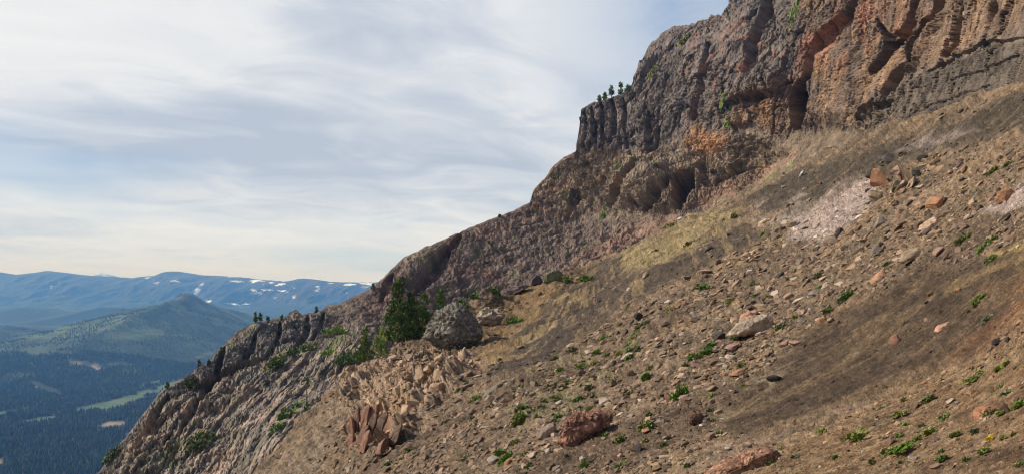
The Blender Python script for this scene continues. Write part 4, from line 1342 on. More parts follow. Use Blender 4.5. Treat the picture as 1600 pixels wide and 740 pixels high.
MANUAL = [(1122, 521, 24, 14, 'dark grey', 'dark grey rounded rock at the downhill end of the pale slab boulder'), (1122, 533, 26, 9, 'reddish', 'thin reddish slab between the dark rounded rock and a leafy plant'),
          (1147, 543, 26, 13, 'pinkish', 'pinkish rock under the flat green mat below the pale slab boulder'), (1133, 567, 11, 10, 'pale', 'smaller of two pale blocks above the orange block'), (1145, 565, 13, 11, 'pale', 'larger of two pale blocks above the orange block'),
          (1153, 583, 27, 14, 'orange', 'bright orange flat topped block below two pale blocks'), (1086, 567, 13, 12, 'pinkish', 'pink rock below a pair of leafy plants'), (1119, 565, 24, 14, 'brown', 'brown slab downhill from two pale blocks'),
          (1228, 538, 16, 9, 'pinkish', 'flat pink stone beside a bigger one on the edge of dark scree'), (1244, 536, 19, 12, 'pinkish', 'bigger pink stone uphill in the pair on the edge of dark scree'), (1213, 593, 18, 14, 'blackish', 'knobbly blackish lump on the edge of dark scree'),
          (1047, 620, 16, 26, 'reddish', 'upright reddish rock beside the tall leafy plant'), (1072, 626, 18, 13, 'pinkish', 'pinkish block uphill from the tall leafy plant'), (1101, 655, 9, 7, 'pale', 'pale stone uphill from the round dark brown rock'), (1094, 660, 7, 6, 'white', 'whitish stone touching the round dark brown rock'),
          (1174, 700, 9, 8, 'grey', 'grey upright stone just above the long red brown rock'), (1137, 701, 9, 6, 'white', 'whitish stone downhill above the long red brown rock'), (1134, 680, 11, 4, 'pale', 'thin pale chip on the dark soil above the long red brown rock'), (1215, 714, 10, 8, 'pinkish', 'pink stone at the uphill tip of the long red brown rock'),
          (1405, 534, 20, 13, 'reddish', 'reddish brown broken rock in the middle of the dark scree'), (1553, 525, 15, 10, 'blackish', 'larger of two black rocks on rusty soil'), (1567, 523, 10, 8, 'blackish', 'smaller of two black rocks on rusty soil'), (1454, 456, 11, 8, 'brown', 'small dark brown rock at the top of the broad dark scree'),
          (1468, 392, 20, 11, 'pinkish', 'pink rock uphill from the dark sharp edged boulder'), (1466, 318, 30, 18, 'orange', 'orange brown slab above the pinkish grey block'), (1452, 332, 16, 10, 'tan', 'tan slab leaning under the orange brown slab'), (1575, 337, 16, 9, 'dark grey', 'dark rock on the near edge of the smaller pink soil patch'),
          (1368, 276, 14, 12, 'blackish', 'black block at the downhill end of the broken pile'), (1383, 283, 18, 22, 'orange', 'orange tilted slab at the downhill end of the broken pile'), (1402, 286, 14, 13, 'tan', 'tan squared block low in the broken pile'), (1400, 258, 18, 9, 'pinkish', 'pink topped block high in the broken pile'),
          (1404, 266, 18, 11, 'blackish', 'black block under the pink topped one in the broken pile'), (1424, 258, 20, 14, 'reddish', 'red brown block in the middle of the broken pile'), (1441, 263, 18, 16, 'blackish', 'biggest black block at the uphill end of the broken pile'), (1445, 247, 14, 9, 'blackish', 'small black block topping the uphill end of the broken pile'),
          (1426, 272, 18, 12, 'orange', 'orange block under the red brown one in the broken pile'), (1376, 304, 14, 20, 'tan', 'tan upright slab under the orange tilted slab'), (1395, 249, 16, 9, 'dark grey', 'dark grey block at the top of the broken pile'), (1412, 296, 16, 9, 'brown', 'brown flat block at the foot of the broken pile'), (1432, 287, 18, 10, 'tan', 'flat tan slab below the biggest black block'),
          (1357, 330, 18, 7, 'tan', 'thin tan slab at the lower edge of the big pink soil patch'), (1310, 360, 14, 8, 'blackish', 'black rock at the lower tip of the big pink soil patch'), (1275, 385, 12, 8, 'dark grey', 'dark grey rock below the big pink soil patch'), (1241, 355, 14, 9, 'tan', 'tan stone on the slope between leaning block and pink soil'),
          (1242, 323, 10, 5, 'tan', 'small tan stone on the upper edge of the big pink soil patch'), (985, 384, 14, 7, 'white', 'white rock at the foot of the yellow slope'), (1064, 331, 9, 4, 'white', 'small white rock beneath the hollow in the lower cliff'), (1255, 277, 14, 5, 'white', 'flat whitish stone on the upper dark scree'), (1260, 299, 6, 4, 'pale', 'tiny pale stone below the flat whitish one on upper dark scree'),
          (1110, 391, 15, 8, 'dark grey', 'dark grey rock on the slope under the yellow patch'), (1098, 394, 8, 4, 'pinkish', 'pinkish chip beside the dark grey rock under the yellow patch'), (1014, 436, 11, 7, 'tan', 'tan stone alone on the dark slope below the yellow patch'), (1000, 494, 16, 12, 'blackish', 'round black rock at the top edge of the rubble'),
          (1105, 430, 19, 6, 'pinkish', 'long pinkish slab on rubble uphill from the bushy plant'), (1177, 431, 12, 7, 'white', 'white oval stone on the rubble'), (1222, 434, 17, 8, 'blackish', 'black wedge of rock on rubble above the pale clustered slabs'), (1277, 462, 20, 11, 'grey', 'grey block in the cluster of pale slabs'),
          (1293, 452, 22, 9, 'pale', 'longest pale slab in the cluster of pale slabs'), (1248, 469, 18, 7, 'pale', 'pale slab at the downhill end of the pale cluster'), (1285, 502, 14, 11, 'orange', 'salmon block below the green plant by the pale cluster'), (1299, 500, 14, 8, 'pinkish', 'pink block uphill beside the salmon block'), (1376, 436, 24, 6, 'orange', 'long flat orange slab on brown scree'),
          (1575, 641, 15, 20, 'brown', 'upright brown rock behind the nearest red brown angular rock'), (1592, 626, 9, 9, 'pinkish', 'pink stone at the frame edge by the upright brown rock'), (1489, 627, 15, 8, 'pale', 'pale flat stone in a small pile beside the trail'), (1500, 632, 10, 6, 'grey', 'grey stone in a small pile beside the trail'), (1394, 694, 20, 12, 'brown', 'smooth brown stone just above the feathery leaved plant'),
          (1376, 687, 8, 7, 'tan', 'small square tan stone between the two big leafy plants'), (1430, 719, 13, 10, 'pale', 'pale angular stone uphill from the feathery leaved plant'), (1470, 733, 18, 9, 'pinkish', 'pinkish stone at the lower frame edge'), (1467, 690, 10, 7, 'grey', 'grey squared stone on the near brown soil'), (1405, 663, 13, 6, 'tan', 'tan flat stone below the trailside grass tuft'), (1457, 673, 10, 5, 'pale', 'cream stone with a grassy tuft beneath it'),
          (1411, 625, 9, 5, 'pinkish', 'pink stone on the downhill edge of the trail'), (1523, 584, 8, 5, 'pinkish', 'pink stone beside the trail above a long grass tuft'), (1440, 590, 13, 4, 'orange', 'thin orange flake low on the dark scree'), (875, 628, 13, 10, 'pale', 'pale stone above the red pitted boulder'), (770, 608, 30, 7, 'grey', 'long low grey ledge rock at the top of the grassy rubble'),
          (755, 530, 7, 11, 'pinkish', 'small pink stone under the uphill side of the huge pebbly boulder'), (716, 558, 11, 5, 'tan', 'flat tan stone in the shadow below the huge pebbly boulder'), (803, 562, 9, 8, 'blackish', 'black stone on dark soil below the tan shoulder'), (782, 566, 7, 7, 'dark grey', 'dark grey stone downhill of the black one under the tan shoulder'),
          (985, 507, 18, 7, 'dark grey', 'dark slab at the top edge of the rubble beside the round black rock'), (1025, 392, 6, 4, 'brown', 'small brown stone on the yellow slope'), (668, 557, 14, 9, 'blackish', 'black stones jutting under the downhill side of the huge pebbly boulder'), (885, 600, 12, 8, 'dark grey', 'dark grey stone among the grassy rubble')]
taken = []
for (x, y, w, h, c, lb) in MANUAL:
    if 'broken pile' in lb or 'tilted slab' in lb or 'black block' in lb:
        w, h = w * 1.35, h * 1.4
    rock(x, y, w, h, c, lb)
    taken.append((x, y, max(w, h)))

LAND = [((708, 512), 'the huge pebbly boulder'), ((767, 496), 'the grey and white boulder'), ((912, 668), 'the red pitted boulder'), ((1168, 508), 'the pale grey slab boulder'), ((1155, 725), 'the long red brown rock'), ((1422, 398), 'the dark sharp edged boulder'),
        ((1405, 270), 'the broken pile of blocks'), ((1192, 351), 'the tan leaning block'), ((1477, 511), 'the pink rock on dark scree'), ((1087, 651), 'the round dark brown rock'), ((1540, 644), 'the nearest red brown angular rock'), ((575, 668), 'the red leaning slab outcrop'),
        ((1153, 583), 'the orange flat topped block'), ((1000, 494), 'the round black rock'), ((1290, 456), 'the pale slab cluster'), ((1310, 335), 'the big pink soil patch'), ((1570, 306), 'the reddish brown blocky boulder'), ((1407, 705), 'the feathery leaved plant'), ((1405, 534), 'the reddish brown broken rock'),
        ((853, 672), 'the mid grey angular boulder'), ((1055, 380), 'the yellow slope'), ((1538, 380), 'the widest green tuft'), ((1177, 431), 'the white oval stone')]
ORD = ['nearest', 'second', 'third', 'fourth', 'fifth', 'sixth', 'seventh', 'eighth', 'ninth', 'tenth', 'eleventh', 'twelfth']


def relation(x, y):
    d = [math.hypot(x - q[0], y - q[1]) for q, _ in LAND]
    k = int(np.argmin(d))
    dx_, dy_ = x - LAND[k][0][0], y - LAND[k][0][1]
    a_ = math.degrees(math.atan2(-dy_, dx_))
    rel = 'uphill from' if -15 <= a_ < 75 else 'above' if 75 <= a_ < 165 else 'below' if -105 <= a_ < -15 else 'downhill from'
    return rel, LAND[k][1], d[k]


def auto_labels(items, fmt):
    """items: list of (x, y, adjectives, noun); gives each its own wording by kind, landmark and order of distance"""
    keyed = {}
    for i, (x, y, adj, noun) in enumerate(items):
        rel, lm, d = relation(x, y)
        keyed.setdefault((adj, noun, rel, lm), []).append((d, i))
    out = [None] * len(items)
    for (adj, noun, rel, lm), lst in keyed.items():
        lst.sort()
        for r, (d, i) in enumerate(lst):
            if len(lst) == 1:
                out[i] = f'{adj} {noun} {rel} {lm}'
            else:
                out[i] = f'{ORD[min(r, 11)]} {adj} {noun} {rel} {lm}'
    return out


# more single stones, thinned so that none overlap
CAND = []
tries = 0
SHAPES = ['flat', 'angular', 'blocky']
BANDP = [(500, 760), (590, 620), (700, 590), (850, 560), (1000, 470), (1150, 390), (1300, 330), (1430, 230), (1600, 230), (1600, 380), (1420, 430), (1300, 480), (1230, 550), (1150, 640), (1060, 760)]
while len(CAND) < 190 and tries < 20000:
    tries += 1
    x, y = random.uniform(430, 1590), random.uniform(150, 732)
    i = int((x - A.x0) / A.step)
    if y < A.yt[i] + 8:
        continue
    inb = area(np.array([x]), np.array([y]), BANDP, 20)[0]
    if random.random() > (0.12 + 0.88 * inb) * (1 - 0.7 * float(regval('dark', x, y))):
        continue
    w = min(7 * (1 - random.random()) ** -0.35, 18)
    if any(math.hypot(x - q[0], y - q[1]) < (w + q[2]) * 0.7 for q in taken):
        continue
    if any(math.hypot(x - q[0], y - q[1]) < 26 for q, _ in LAND):
        continue
    taken.append((x, y, w))
    c = random.choices(['grey', 'tan', 'pinkish', 'reddish', 'brown', 'pale', 'dark grey', 'orange'], [5, 5, 4, 1.5, 3, 3, 3, 1])[0]
    sz = 'small' if w < 8.5 else 'medium' if w < 12 else 'large'
    CAND.append((x, y, w, c, sz))
labs = auto_labels([(q[0], q[1], f'{q[4]} {q[3]}', 'stone') for q in CAND], None)
for q, lb in zip(CAND, labs):
    rock(q[0], q[1], q[2], q[2] * random.uniform(0.45, 0.75), q[3], lb)


# ------------------------------------------------------------------ plants
def leaf_cloud(rs, centers, sizes, col, elong=2.2, upbias=0.0, radial=None):
    """many small leaf blades round given points; returns V, F, C"""
    n = len(centers)
    d = rs.normal(size=(n, 3))
    if radial is not None:
        d = d * 0.7 + radial
    d[:, 2] += upbias
    d /= np.linalg.norm(d, axis=1)[:, None] + 1e-9
    s = rs.normal(size=(n, 3))
    s = np.cross(d, s)
    s /= np.linalg.norm(s, axis=1)[:, None] + 1e-9
    L = sizes[:, None] * elong
    W = sizes[:, None] * 0.5
    nrm = np.cross(d, s)
    v0 = centers - s * W * 0.4
    v1 = centers + s * W * 0.4
    v2 = centers + d * L * 0.55 + s * W + nrm * W * 0.3
    v3 = centers + d * L
    v4 = centers + d * L * 0.55 - s * W + nrm * W * 0.3
    V = np.stack([v0, v1, v2, v3, v4], 1).reshape(-1, 3)
    b = np.arange(n)[:, None] * 5
    F3 = np.concatenate([b + [0, 1, 2], b + [0, 2, 4], b + [4, 2, 3]])
    C = np.repeat(col, 5, 0)
    return V, F3, C


def tint(rs, rgb, n, spread=0.35, warm=0.12):
    b = lin(rgb)[None] * (1 + rs.uniform(-spread, spread, (n, 1)))
    b[:, 0] *= 1 + rs.uniform(-warm, warm * 2.5, n)
    dry = rs.uniform(0, 1, n) < 0.12
    b[dry] = lin((150, 132, 84)) * rs.uniform(0.6, 1.1, (int(dry.sum()), 1))
    return np.clip(b, 0.004, 0.6)


def tube(pts, radii, seg=6):
    pts = [Vector(p) for p in pts]
    V, Fq = [], []
    for k, p in enumerate(pts):
        t = (pts[min(k + 1, len(pts) - 1)] - pts[max(k - 1, 0)]).normalized()
        a_ = t.orthogonal().normalized()
        b_ = t.cross(a_)
        for s in range(seg):
            th = 2 * math.pi * s / seg
            V.append(p + (a_ * math.cos(th) + b_ * math.sin(th)) * radii[k])
        if k:
            for s in range(seg):
                q = (s + 1) % seg
                Fq.append(((k - 1) * seg + s, (k - 1) * seg + q, k * seg + q, k * seg + s))
    return np.array([v[:] for v in V]), np.array(Fq)


def merge(parts):
    V, Fc, C = [], [], []
    o = 0
    for v, f, c in parts:
        V.append(v)
        Fc.append(f + o)
        C.append(c)
        o += len(v)
    return np.concatenate(V), np.concatenate(Fc), np.concatenate(C)


def conifer_parts(seed, h, w, leaf, dens, rgb, bushy=False, lean=0.0):
    """tapered stem with whorls of limbs, each carrying sprays of needles"""
    rs = np.random.default_rng(seed)
    stems = [(0.0, 0.0, 1.0)]
    if bushy:
        stems = [(-0.12, 0.0, 1.0), (0.17, 0.05, 0.76), (0.36, -0.1, 0.5), (-0.30, 0.12, 0.5), (0.02, -0.2, 0.62)]
    wood, cen, rad = [], [], []
    for sx, sy, sh in stems:
        H = h * sh
        b0 = Vector((sx * w, sy * w, -0.15 * h * (1 if not bushy else 0.4)))
        tp = Vector((sx * w * 1.1 + lean * h, sy * w, H))
        r0 = 0.028 * h * sh
        stem = [b0.lerp(tp, t) + Vector((rs.normal(0, .01) * h, rs.normal(0, .01) * h, 0)) for t in (0, .15, .35, .55, .75, .95)]
        wood.append(tube(stem, [r0 * k for k in (1.3, 1.0, .8, .6, .38, .12)]))
        nb_ = int((26 if not bushy else 22) * max(0.6, sh) * dens)
        for q in range(nb_):
            t = rs.uniform(0.08 if bushy else 0.14, 0.99) ** 0.9
            env = (1 - t) * (0.85 + 0.3 * math.sin(t * 14 + seed)) + 0.06
            if bushy:
                env = (1 - t) ** 0.8 * 0.62 + 0.07 + 0.08 * math.sin(t * 17 + sx * 9)
            L = w * 0.5 * env * rs.uniform(0.65, 1.2) * (1 if not bushy else 0.85)
            a_ = rs.uniform(0, 2 * math.pi)
            base_ = b0.lerp(tp, t)
            dr = Vector((math.cos(a_), math.sin(a_), rs.uniform(-0.05, 0.55)))
            tip = base_ + dr * L
            midp = base_.lerp(tip, 0.5) + Vector((0, 0, -0.06 * L))
            wood.append(tube([base_, midp, tip], [r0 * .35 * (1 - t * .6), r0 * .25 * (1 - t * .6), r0 * .08], 4))
            ns = max(8, int(34 * L / (0.5 * w) * dens)) if not bushy else int(40 * dens)
            for _ in range(ns):
                u = rs.uniform(0.2, 1.08)
                p_ = base_.lerp(tip, u) + Vector(rs.normal(0, 0.11 * L + 0.012 * h, 3))
                cen.append(p_[:])
                rad.append((dr * 0.6 + Vector((0, 0, 0.6)))[:])
    cen = np.array(cen)
    rad = np.array(rad)
    n = len(cen)
    V, Fc, C = leaf_cloud(rs, cen, leaf * rs.uniform(0.6, 1.3, n), np.clip(tint(rs, rgb, n, 0.5) * 1.35, 0, 0.5), 2.6, 0.2, rad)
    wV, wF, wC = merge([(v, f, np.tile(lin((92, 78, 66)), (len(v), 1))) for v, f in wood])
    return (V, Fc, C), (wV, wF, wC)


def tree(x, y, hpx, wpx, seed, label, group, sheet, rgb=(66, 88, 44), bushy=False, leafpx=2.6, dens=1.0, name='pine_tree', cat='tree', lean=0.0):
    p, n, Y = sheet.hit(x, y)
    s = Y / F
    (V, Fc, C), (wV, wF, wC) = conifer_parts(seed, hpx * s, wpx * s, leafpx * s, dens, rgb, bushy, lean)
    e = bpy.data.objects.new(name, None)
    COL.objects.link(e)
    e.location = p
    tag(e, label, cat, group)
    link('crown', mesh_from('crown', V, Fc, C, False), M_LEAF, e)
    link('trunk', mesh_from('trunk', wV, wF, wC, True), M_BARK, e)
    return e


G1 = 'pines growing beside the huge boulder'
tree(630, 528, 94, 60, 1, 'big bushy dark green pine beside the huge pebbly boulder', G1, A, (66, 88, 44), True, 2.0, 2.4)
tree(664, 512, 52, 30, 2, 'slim pine between the big bushy pine and the huge boulder', G1, A, (76, 102, 46), leafpx=2.4, dens=1.2)
tree(690, 486, 32, 22, 3, 'small pointed pine rising behind the huge pebbly boulder', G1, A, (70, 98, 46), leafpx=2.2)
tree(574, 580, 58, 34, 4, 'dark pointed pine downhill from the big bushy pine', G1, A, (66, 92, 42), leafpx=2.4, dens=1.2)
tree(596, 562, 44, 36, 5, 'light green young pine next to the dark pointed pine', G1, A, (96, 124, 56), leafpx=2.4)
tree(478, 652, 64, 17, 6, 'thin scraggly pine alone on the grey rock flank', G1, B, (78, 92, 52), leafpx=2.4, dens=0.55)
G2 = 'small trees on the cliff top'
for k_, (x, y, h_, w_, lb) in enumerate([(937, 160, 8, 4, 'tiny outermost tree on the low cliff step'), (946, 158, 12, 5, 'second small tree from the lip of the low cliff step'), (957, 154, 19, 11, 'tallest and fullest tree on the low cliff step'), (971, 148, 21, 6, 'slender tree nearest the tall cliff wall'), (984, 144, 10, 12, 'low bushy tree against the tall cliff wall')]):
    tree(x, y + 2, h_, w_, 20 + k_, lb, G2, B, (78, 104, 62), leafpx=1.5, dens=0.9)
G3 = 'little trees along the spur ridge'
for k_, (x, y, h_, w_, lb) in enumerate([(399, 506, 20, 9, 'tallest spire on the spur ridge above the dark cliff'), (407, 505, 15, 8, 'shorter spire next to the tallest one on the spur ridge'), (418, 503, 12, 6, 'lone small spire uphill along the spur ridge'), (345, 551, 16, 6, 'narrow little tree at the corner where the ridge drops'),
                                         (310, 580, 14, 7, 'little tree on the ridge above the pale rock edge'), (262, 610, 12, 7, 'lowest little tree on the spur ridge over the forest'), (494, 489, 11, 3, 'bare thin snag on the saddle of the ridge'), (441, 499, 9, 4, 'tiny spire just before the jagged ridge rocks'), (584, 450, 9, 6, 'small tree on the skyline under the brown slope'), (326, 572, 9, 6, 'stunted tree half way down the ridge corner'), (714, 368, 4, 4, 'tiny bush dot on the skyline of the brown slope'), (781, 338, 4, 4, 'tiny upper bush dot on the bare skyline slope')]):
    tree(x, y + 2, h_ * 0.85, w_ * 0.75, 40 + k_, lb, G3, B, (64, 86, 52), leafpx=1.1, dens=0.8 if w_ < 5 else 1.0)


def shrub_mesh(seed, w, h, leaf, n, rgb):
    """leafy mound: short stems, blades spread through a low dome"""
    rs = np.random.default_rng(seed)
    k = 9
    cx = rs.normal(0, 0.2, (k, 2)) * w
    ch = rs.uniform(0.45, 1.0, k) * h
    cw = rs.uniform(0.16, 0.3, k) * w
    i = rs.integers(0, k, n)
    d = rs.normal(size=(n, 3))
    d /= np.linalg.norm(d, axis=1)[:, None]
    r = rs.uniform(0.4, 1.0, n) ** 0.5
    P = np.stack([cx[i, 0] + d[:, 0] * cw[i] * r, cx[i, 1] + d[:, 1] * cw[i] * r, np.abs(d[:, 2]) * ch[i] * r * 0.9], -1)
    clump = rs.uniform(0.75, 1.3, k)[i][:, None]
    return leaf_cloud(rs, P, leaf * rs.uniform(0.6, 1.4, n), tint(rs, rgb, n, 0.3) * clump, 2.2, 0.6, d * 0.8)


def shrub(x, y, wpx, hpx, seed, label, group, sheet, rgb, name='shrub', cat='shrub', leafpx=2.0, n=None, foot=True):
    p, nrm, Y = sheet.hit(x, y)
    s = Y / F
    n = n or int(min(900, 60 + wpx * hpx * 1.1))
    rgb = tuple(0.78 * q * 0.94 + 0.06 * sum(rgb) / 3 for q in rgb) if name != 'shrub' else rgb
    V, Fc, C = shrub_mesh(seed, wpx * s, hpx * s, leafpx * s, n, rgb)
    # lean the mound onto the slope
    V[:, 2] += -(V[:, 0] * nrm[0] + V[:, 1] * nrm[1]) / max(0.35, nrm[2]) * 0.8
    o = link(name, mesh_from(name, V, Fc, C, False), M_LEAF, loc=p)
    tag(o, label, cat, group)
    return o


GS = 'shrubs on the rocky slopes'
SHR = [(720, 471, 24, 17, A, (72, 104, 40), 'round green shrub on the skyline behind the huge boulder'), (741, 469, 10, 11, A, (72, 104, 40), 'little shrub next to the round one behind the huge boulder'), (771, 464, 15, 14, A, (76, 100, 44), 'dark shrub at the tan shoulder by the purple rock rib'),
       (805, 501, 25, 13, A, (88, 128, 44), 'bright green shrub on tan soil uphill of the grey and white boulder'), (540, 568, 32, 20, B, (66, 92, 38), 'dark spreading shrub downhill of the pine pair'), (563, 588, 52, 20, A, (84, 116, 46), 'wide green shrub under the dark pointed pine'), (430, 575, 26, 20, B, (70, 94, 42), 'dark green shrub under the spur cliff'),
       (462, 635, 20, 9, B, (84, 112, 46), 'upper end shrub of the green strip on grey flank'), (447, 652, 24, 12, B, (78, 106, 44), 'middle shrub of the green strip on grey flank'), (432, 667, 22, 10, B, (90, 116, 50), 'lowest shrub of the green strip on grey flank'), (300, 603, 18, 20, B, (56, 76, 38), 'dark round shrub just under the pale ridge edge'), (320, 690, 34, 16, B, (74, 92, 44), 'dull green shrub patch on the lower spur flank'),
       (302, 702, 24, 16, B, (66, 84, 42), 'darker shrub beside the dull green patch on the lower flank'), (176, 715, 22, 14, B, (64, 80, 42), 'shrub at the foot of the ridge over the forest'), (1145, 190, 13, 26, B, (88, 118, 44), 'tall bright shrub in the cliff cleft'), (1139, 160, 10, 14, B, (92, 112, 50), 'faint shrub above the tall bright one in the cleft'), (1241, 31, 22, 9, B, (96, 116, 56), 'green mat on the red upper cliff'),
       (1022, 118, 14, 10, B, (104, 112, 62), 'dull green shrub on the grey upper cliff face'), (945, 334, 10, 6, B, (88, 130, 44), 'small bright shrub under the dark crack in the lower cliff'), (1070, 64, 16, 10, B, (108, 112, 64), 'mossy shrub high under the serrated cliff crest'), (522, 520, 30, 12, B, (112, 136, 52), 'light green mat on the saddle slope'), (513, 552, 26, 12, B, (112, 146, 50), 'vivid green mat under the spur cliff'),
       (480, 545, 22, 12, B, (80, 102, 46), 'shrub below the dark chute of the spur cliff'), (456, 556, 18, 10, B, (74, 96, 44), 'shrub between the spur cliff and the vivid mat')]
for k_, (x, y, w_, h_, sh, rgb, lb) in enumerate(SHR):
    shrub(x, y, w_, h_, 200 + k_, lb, GS, sh, rgb)

GP = 'green tufts on the scree'
TUF = [(1097, 457, 27, 11, (92, 128, 50), 'bushy green plant on upper rubble'), (1325, 471, 24, 12, (72, 112, 40), 'dense green plant beside the pale slab cluster'), (1507, 375, 17, 11, (88, 116, 44), 'round green tuft downhill of the widest tuft'), (1538, 385, 32, 13, (84, 124, 40), 'widest green tuft on the upper slope'), (1555, 410, 18, 8, (96, 128, 52), 'flat green tuft below the widest tuft'),
       (1533, 474, 20, 9, (96, 126, 46), 'green tuft on rusty soil'), (1541, 503, 11, 9, (110, 136, 100), 'bluish grey green tuft on rusty soil'), (1294, 491, 14, 8, (92, 122, 48), 'small green tuft below the dense green plant'), (1222, 516, 15, 12, (98, 118, 58), 'dull green tuft uphill of the pale slab boulder'), (1085, 561, 22, 14, (94, 138, 40), 'downhill one of a pair of leafy plants'), (1104, 557, 20, 14, (88, 130, 42), 'uphill one of a pair of leafy plants'),
       (1110, 544, 14, 8, (90, 128, 44), 'small leafy plant above the pair'), (1155, 530, 38, 9, (92, 136, 42), 'flat green mat at the foot of the pale slab boulder'), (1062, 625, 22, 26, (100, 148, 42), 'tall leafy plant beside the upright reddish rock'), (1008, 671, 20, 16, (84, 128, 40), 'rounded leafy plant uphill of the red pitted boulder'), (1011, 595, 17, 11, (88, 128, 42), 'compact plant on brown soil of the mid scree'), (1070, 573, 10, 7, (92, 126, 46), 'small plant downhill of the pink rock below the pair'),
       (991, 550, 18, 9, (86, 124, 42), 'green tuft in the grassy rubble top'), (1005, 516, 24, 9, (78, 108, 42), 'dark green tuft near the round black rock'), (945, 530, 20, 11, (92, 132, 44), 'green tuft at the upper edge of the grassy rubble'), (985, 567, 14, 8, (88, 122, 44), 'small tuft under the grassy rubble top'), (970, 690, 18, 10, (84, 118, 40), 'tuft downhill of the rounded leafy plant'), (921, 640, 16, 9, (140, 164, 90), 'pale green tuft on top of the red pitted boulder edge'),
       (812, 662, 18, 20, (128, 156, 58), 'yellow green upright tuft on the left grassy rubble'), (793, 722, 22, 15, (96, 148, 40), 'bright tuft low among the rubble'), (782, 716, 12, 12, (108, 156, 46), 'brightest small tuft low among the rubble'), (826, 732, 12, 8, (80, 118, 42), 'dark tuft at the lower frame edge'), (888, 437, 14, 9, (150, 168, 76), 'yellow green tuft on the tan shoulder top'), (913, 438, 17, 10, (96, 138, 46), 'green tuft on the tan shoulder top'), (878, 440, 12, 7, (140, 154, 80), 'faint yellow tuft on the tan shoulder top'),
       (1075, 381, 14, 6, (112, 124, 56), 'green clump on the yellow slope'), (1150, 347, 10, 6, (112, 124, 60), 'clump at the uphill edge of the yellow slope'), (1048, 358, 18, 6, (120, 136, 60), 'long clump on the skyline of the yellow slope'), (1195, 368, 12, 5, (98, 140, 44), 'bright tuft under the tan leaning block'), (1400, 298, 10, 6, (98, 112, 56), 'green tuft at the foot of the broken pile'), (1550, 272, 16, 6, (92, 116, 46), 'green tuft high on the uphill slope'), (1573, 258, 12, 7, (100, 124, 48), 'uppermost green tuft by the frame edge'),
       (606, 729, 14, 9, (84, 124, 42), 'round green tuft below the leaning slab outcrop'), (600, 605, 10, 8, (80, 112, 42), 'small shrubby tuft in the pale rocky bank'), (1183, 470, 6, 4, (90, 124, 46), 'tiny green tuft above the pale slab boulder')]
for k_, (x, y, w_, h_, rgb, lb) in enumerate(TUF):
    shrub(x, y, w_, h_, 400 + k_, lb, GP, A, rgb, 'green_tuft', 'plant', 1.9)

# scattered little tufts of the grassy rubble, each its own plant
pts, tries = [], 0
GRZ = [(780, 650), (840, 600), (880, 565), (960, 530), (1000, 540), (960, 590), (920, 625), (850, 655), (800, 690)]
while len(pts) < 110 and tries < 15000:
    tries += 1
    x, y = random.uniform(560, 1590), random.uniform(420, 735)
    ing = area(np.array([x]), np.array([y]), GRZ, 25)[0]
    if random.random() > 0.06 + 0.94 * ing or y < np.interp(x, *zip(*SKY_A)) + 15 or regval('dark', x, y) > 0.5:
        continue
    if any(math.hypot(x - q[0], y - q[1]) < 9 for q in pts) or any(math.hypot(x - q[0], y - q[1]) < 16 for q in TUF):
        continue
    w_ = random.uniform(6, 15)
    cn, rgb = random.choice([('yellow green', (132, 150, 66)), ('bright green', (100, 146, 48)), ('dull green', (98, 116, 58)), ('dark green', (76, 108, 42))])
    pts.append((x, y, w_, cn, rgb))
labs = auto_labels([(q[0], q[1], q[3], 'tuft') for q in pts], None)
for k_, (q, lb) in enumerate(zip(pts, labs)):
    shrub(q[0], q[1], q[2], q[2] * 0.55, 600 + k_, lb, 'small tufts among the rubble', A, q[4], 'grass_tuft', 'plant', 1.7, n=int(40 + q[2] * 6))


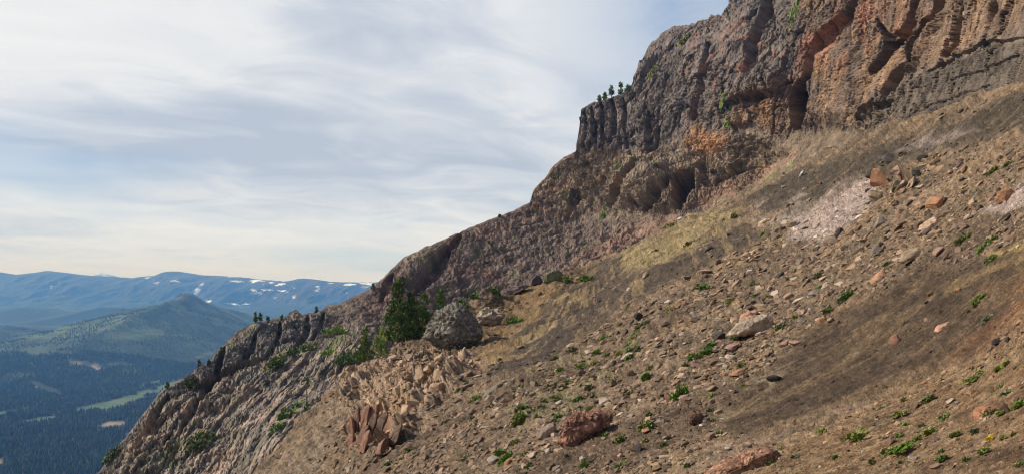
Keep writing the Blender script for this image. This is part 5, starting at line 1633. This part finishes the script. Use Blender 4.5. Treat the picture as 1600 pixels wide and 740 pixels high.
# leafy rosettes close to the camera: arching stems with leaflets
def rosette(x, y, wpx, hpx, seed, label, rgb, stems=14, leafpx=2.0, spread=1.0, arch=0.55):
    rs = np.random.default_rng(seed)
    if rgb[0] < 200:
        rgb = tuple(0.8 * q for q in rgb)
    p, nrm, Y = A.hit(x, y)
    s = Y / F
    parts = []
    for k in range(stems):
        a_ = rs.uniform(0, 2 * math.pi)
        L = wpx * s * 0.5 * rs.uniform(0.7, 1.1)
        hh = hpx * s * rs.uniform(0.5, 1.1)
        b_ = Vector((rs.normal(0, .05) * wpx * s, rs.normal(0, .05) * wpx * s, 0))
        e = Vector((math.cos(a_) * L * spread, math.sin(a_) * L * spread, hh * arch))
        mid_ = b_ + Vector((e.x * 0.5, e.y * 0.5, hh))
        cps = []
        for t in np.linspace(0, 1, 13):
            q = (b_ * (1 - t) ** 2 + mid_ * 2 * t * (1 - t) + (b_ + e) * t * t)
            cps.append(np.array(q[:]))
        cps = np.array(cps)
        tv, tf = tube([Vector(c) for c in cps[::3]], [0.0018 * Y / 6 * kk for kk in (1.4, 1.1, .8, .5, .3)], 4)
        parts.append((tv, np.concatenate([tf[:, :3], tf[:, [0, 2, 3]]]), np.tile(lin(rgb) * 0.8, (len(tv), 1))))
        i = np.repeat(np.arange(2, 13), 4)
        cen = cps[i] + rs.normal(0, 0.004, (len(i), 3))
        t_ = np.gradient(cps, axis=0)[i]
        t_ /= np.linalg.norm(t_, axis=1)[:, None]
        side = np.cross(t_, np.tile([0, 0, 1.0], (len(i), 1)))
        sg = np.where(np.arange(len(i)) % 2 == 0, 1, -1)[:, None]
        rad_ = (t_ * 0.9 + side * sg * 1.2 + rs.normal(0, .2, (len(i), 3))) * 3
        szs = leafpx * s * np.interp(i, [2, 6, 12], [0.8, 1.2, 0.5]) * rs.uniform(0.7, 1.2, len(i))
        parts.append(leaf_cloud(rs, cen, szs, tint(rs, rgb, len(i), 0.25), 2.6, 0.0, rad_))
    V, Fc, C = merge(parts)
    V[:, 2] += -(V[:, 0] * nrm[0] + V[:, 1] * nrm[1]) / max(0.35, nrm[2]) * 0.9
    o = link('leafy_plant', mesh_from('leafy_plant', V, Fc, C, False), M_LEAF, loc=p)
    tag(o, label, 'plant', 'leafy plants beside the trail')
    return o


ROS = [(1343, 692, 44, 24, (138, 164, 68), 'long leaved spreading plant at the near lower edge', 9, 2.4), (1407, 714, 46, 20, (112, 150, 50), 'feathery leaved low plant at the near lower edge', 22, 2.0), (1521, 595, 34, 11, (132, 158, 64), 'long low leafy plant on the uphill side of the trail', 12, 1.9), (1411, 653, 28, 11, (138, 156, 70), 'yellowish leafy plant on the near edge of the trail', 11, 1.8),
       (1450, 630, 20, 9, (92, 112, 52), 'dull green leafy plant on the near edge of the trail', 10, 1.7), (1569, 581, 20, 10, (132, 158, 64), 'leafy plant uphill along the trail near the frame edge', 10, 1.8), (1457, 682, 22, 10, (136, 158, 60), 'yellow green tuft under the cream stone', 12, 1.8), (1495, 687, 17, 9, (100, 136, 56), 'green sprig uphill of the grey squared stone', 9, 1.8), (1540, 714, 16, 9, (112, 146, 56), 'green sprig by itself on bare tan soil', 9, 1.8),
       (1473, 725, 17, 9, (80, 112, 44), 'dark green sprig above the pinkish edge stone', 10, 1.8), (1592, 640, 18, 14, (116, 150, 56), 'green plant behind the upright brown rock', 10, 1.8), (1567, 652, 14, 9, (136, 154, 70), 'yellow green sprig under the upright brown rock', 8, 1.7), (1525, 681, 12, 9, (112, 130, 96), 'grey green sprig below the nearest red brown rock', 8, 1.6), (1575, 623, 12, 9, (112, 134, 96), 'grey green sprig above the upright brown rock', 8, 1.6),
       (1436, 690, 12, 7, (100, 136, 56), 'small green sprig below the cream stone', 8, 1.6), (1385, 712, 12, 8, (100, 116, 64), 'grey green sprig downhill of the feathery plant', 8, 1.5), (1246, 724, 12, 6, (120, 136, 104), 'grey green sprig below the tip of the long red brown rock', 8, 1.5), (1594, 733, 14, 8, (108, 128, 76), 'sprig at the nearest frame corner', 8, 1.5)]
for k_, (x, y, w_, h_, rgb, lb, st, lp) in enumerate(ROS):
    rosette(x, y, w_, h_, 800 + k_, lb, rgb, st, lp)
o = rosette(1549, 690, 6, 5, 990, 'single small yellow flower on the near brown soil', (230, 180, 30), 3, 2.2)
o.name = 'yellow_flower'
o['category'] = 'flower'
del o['group']
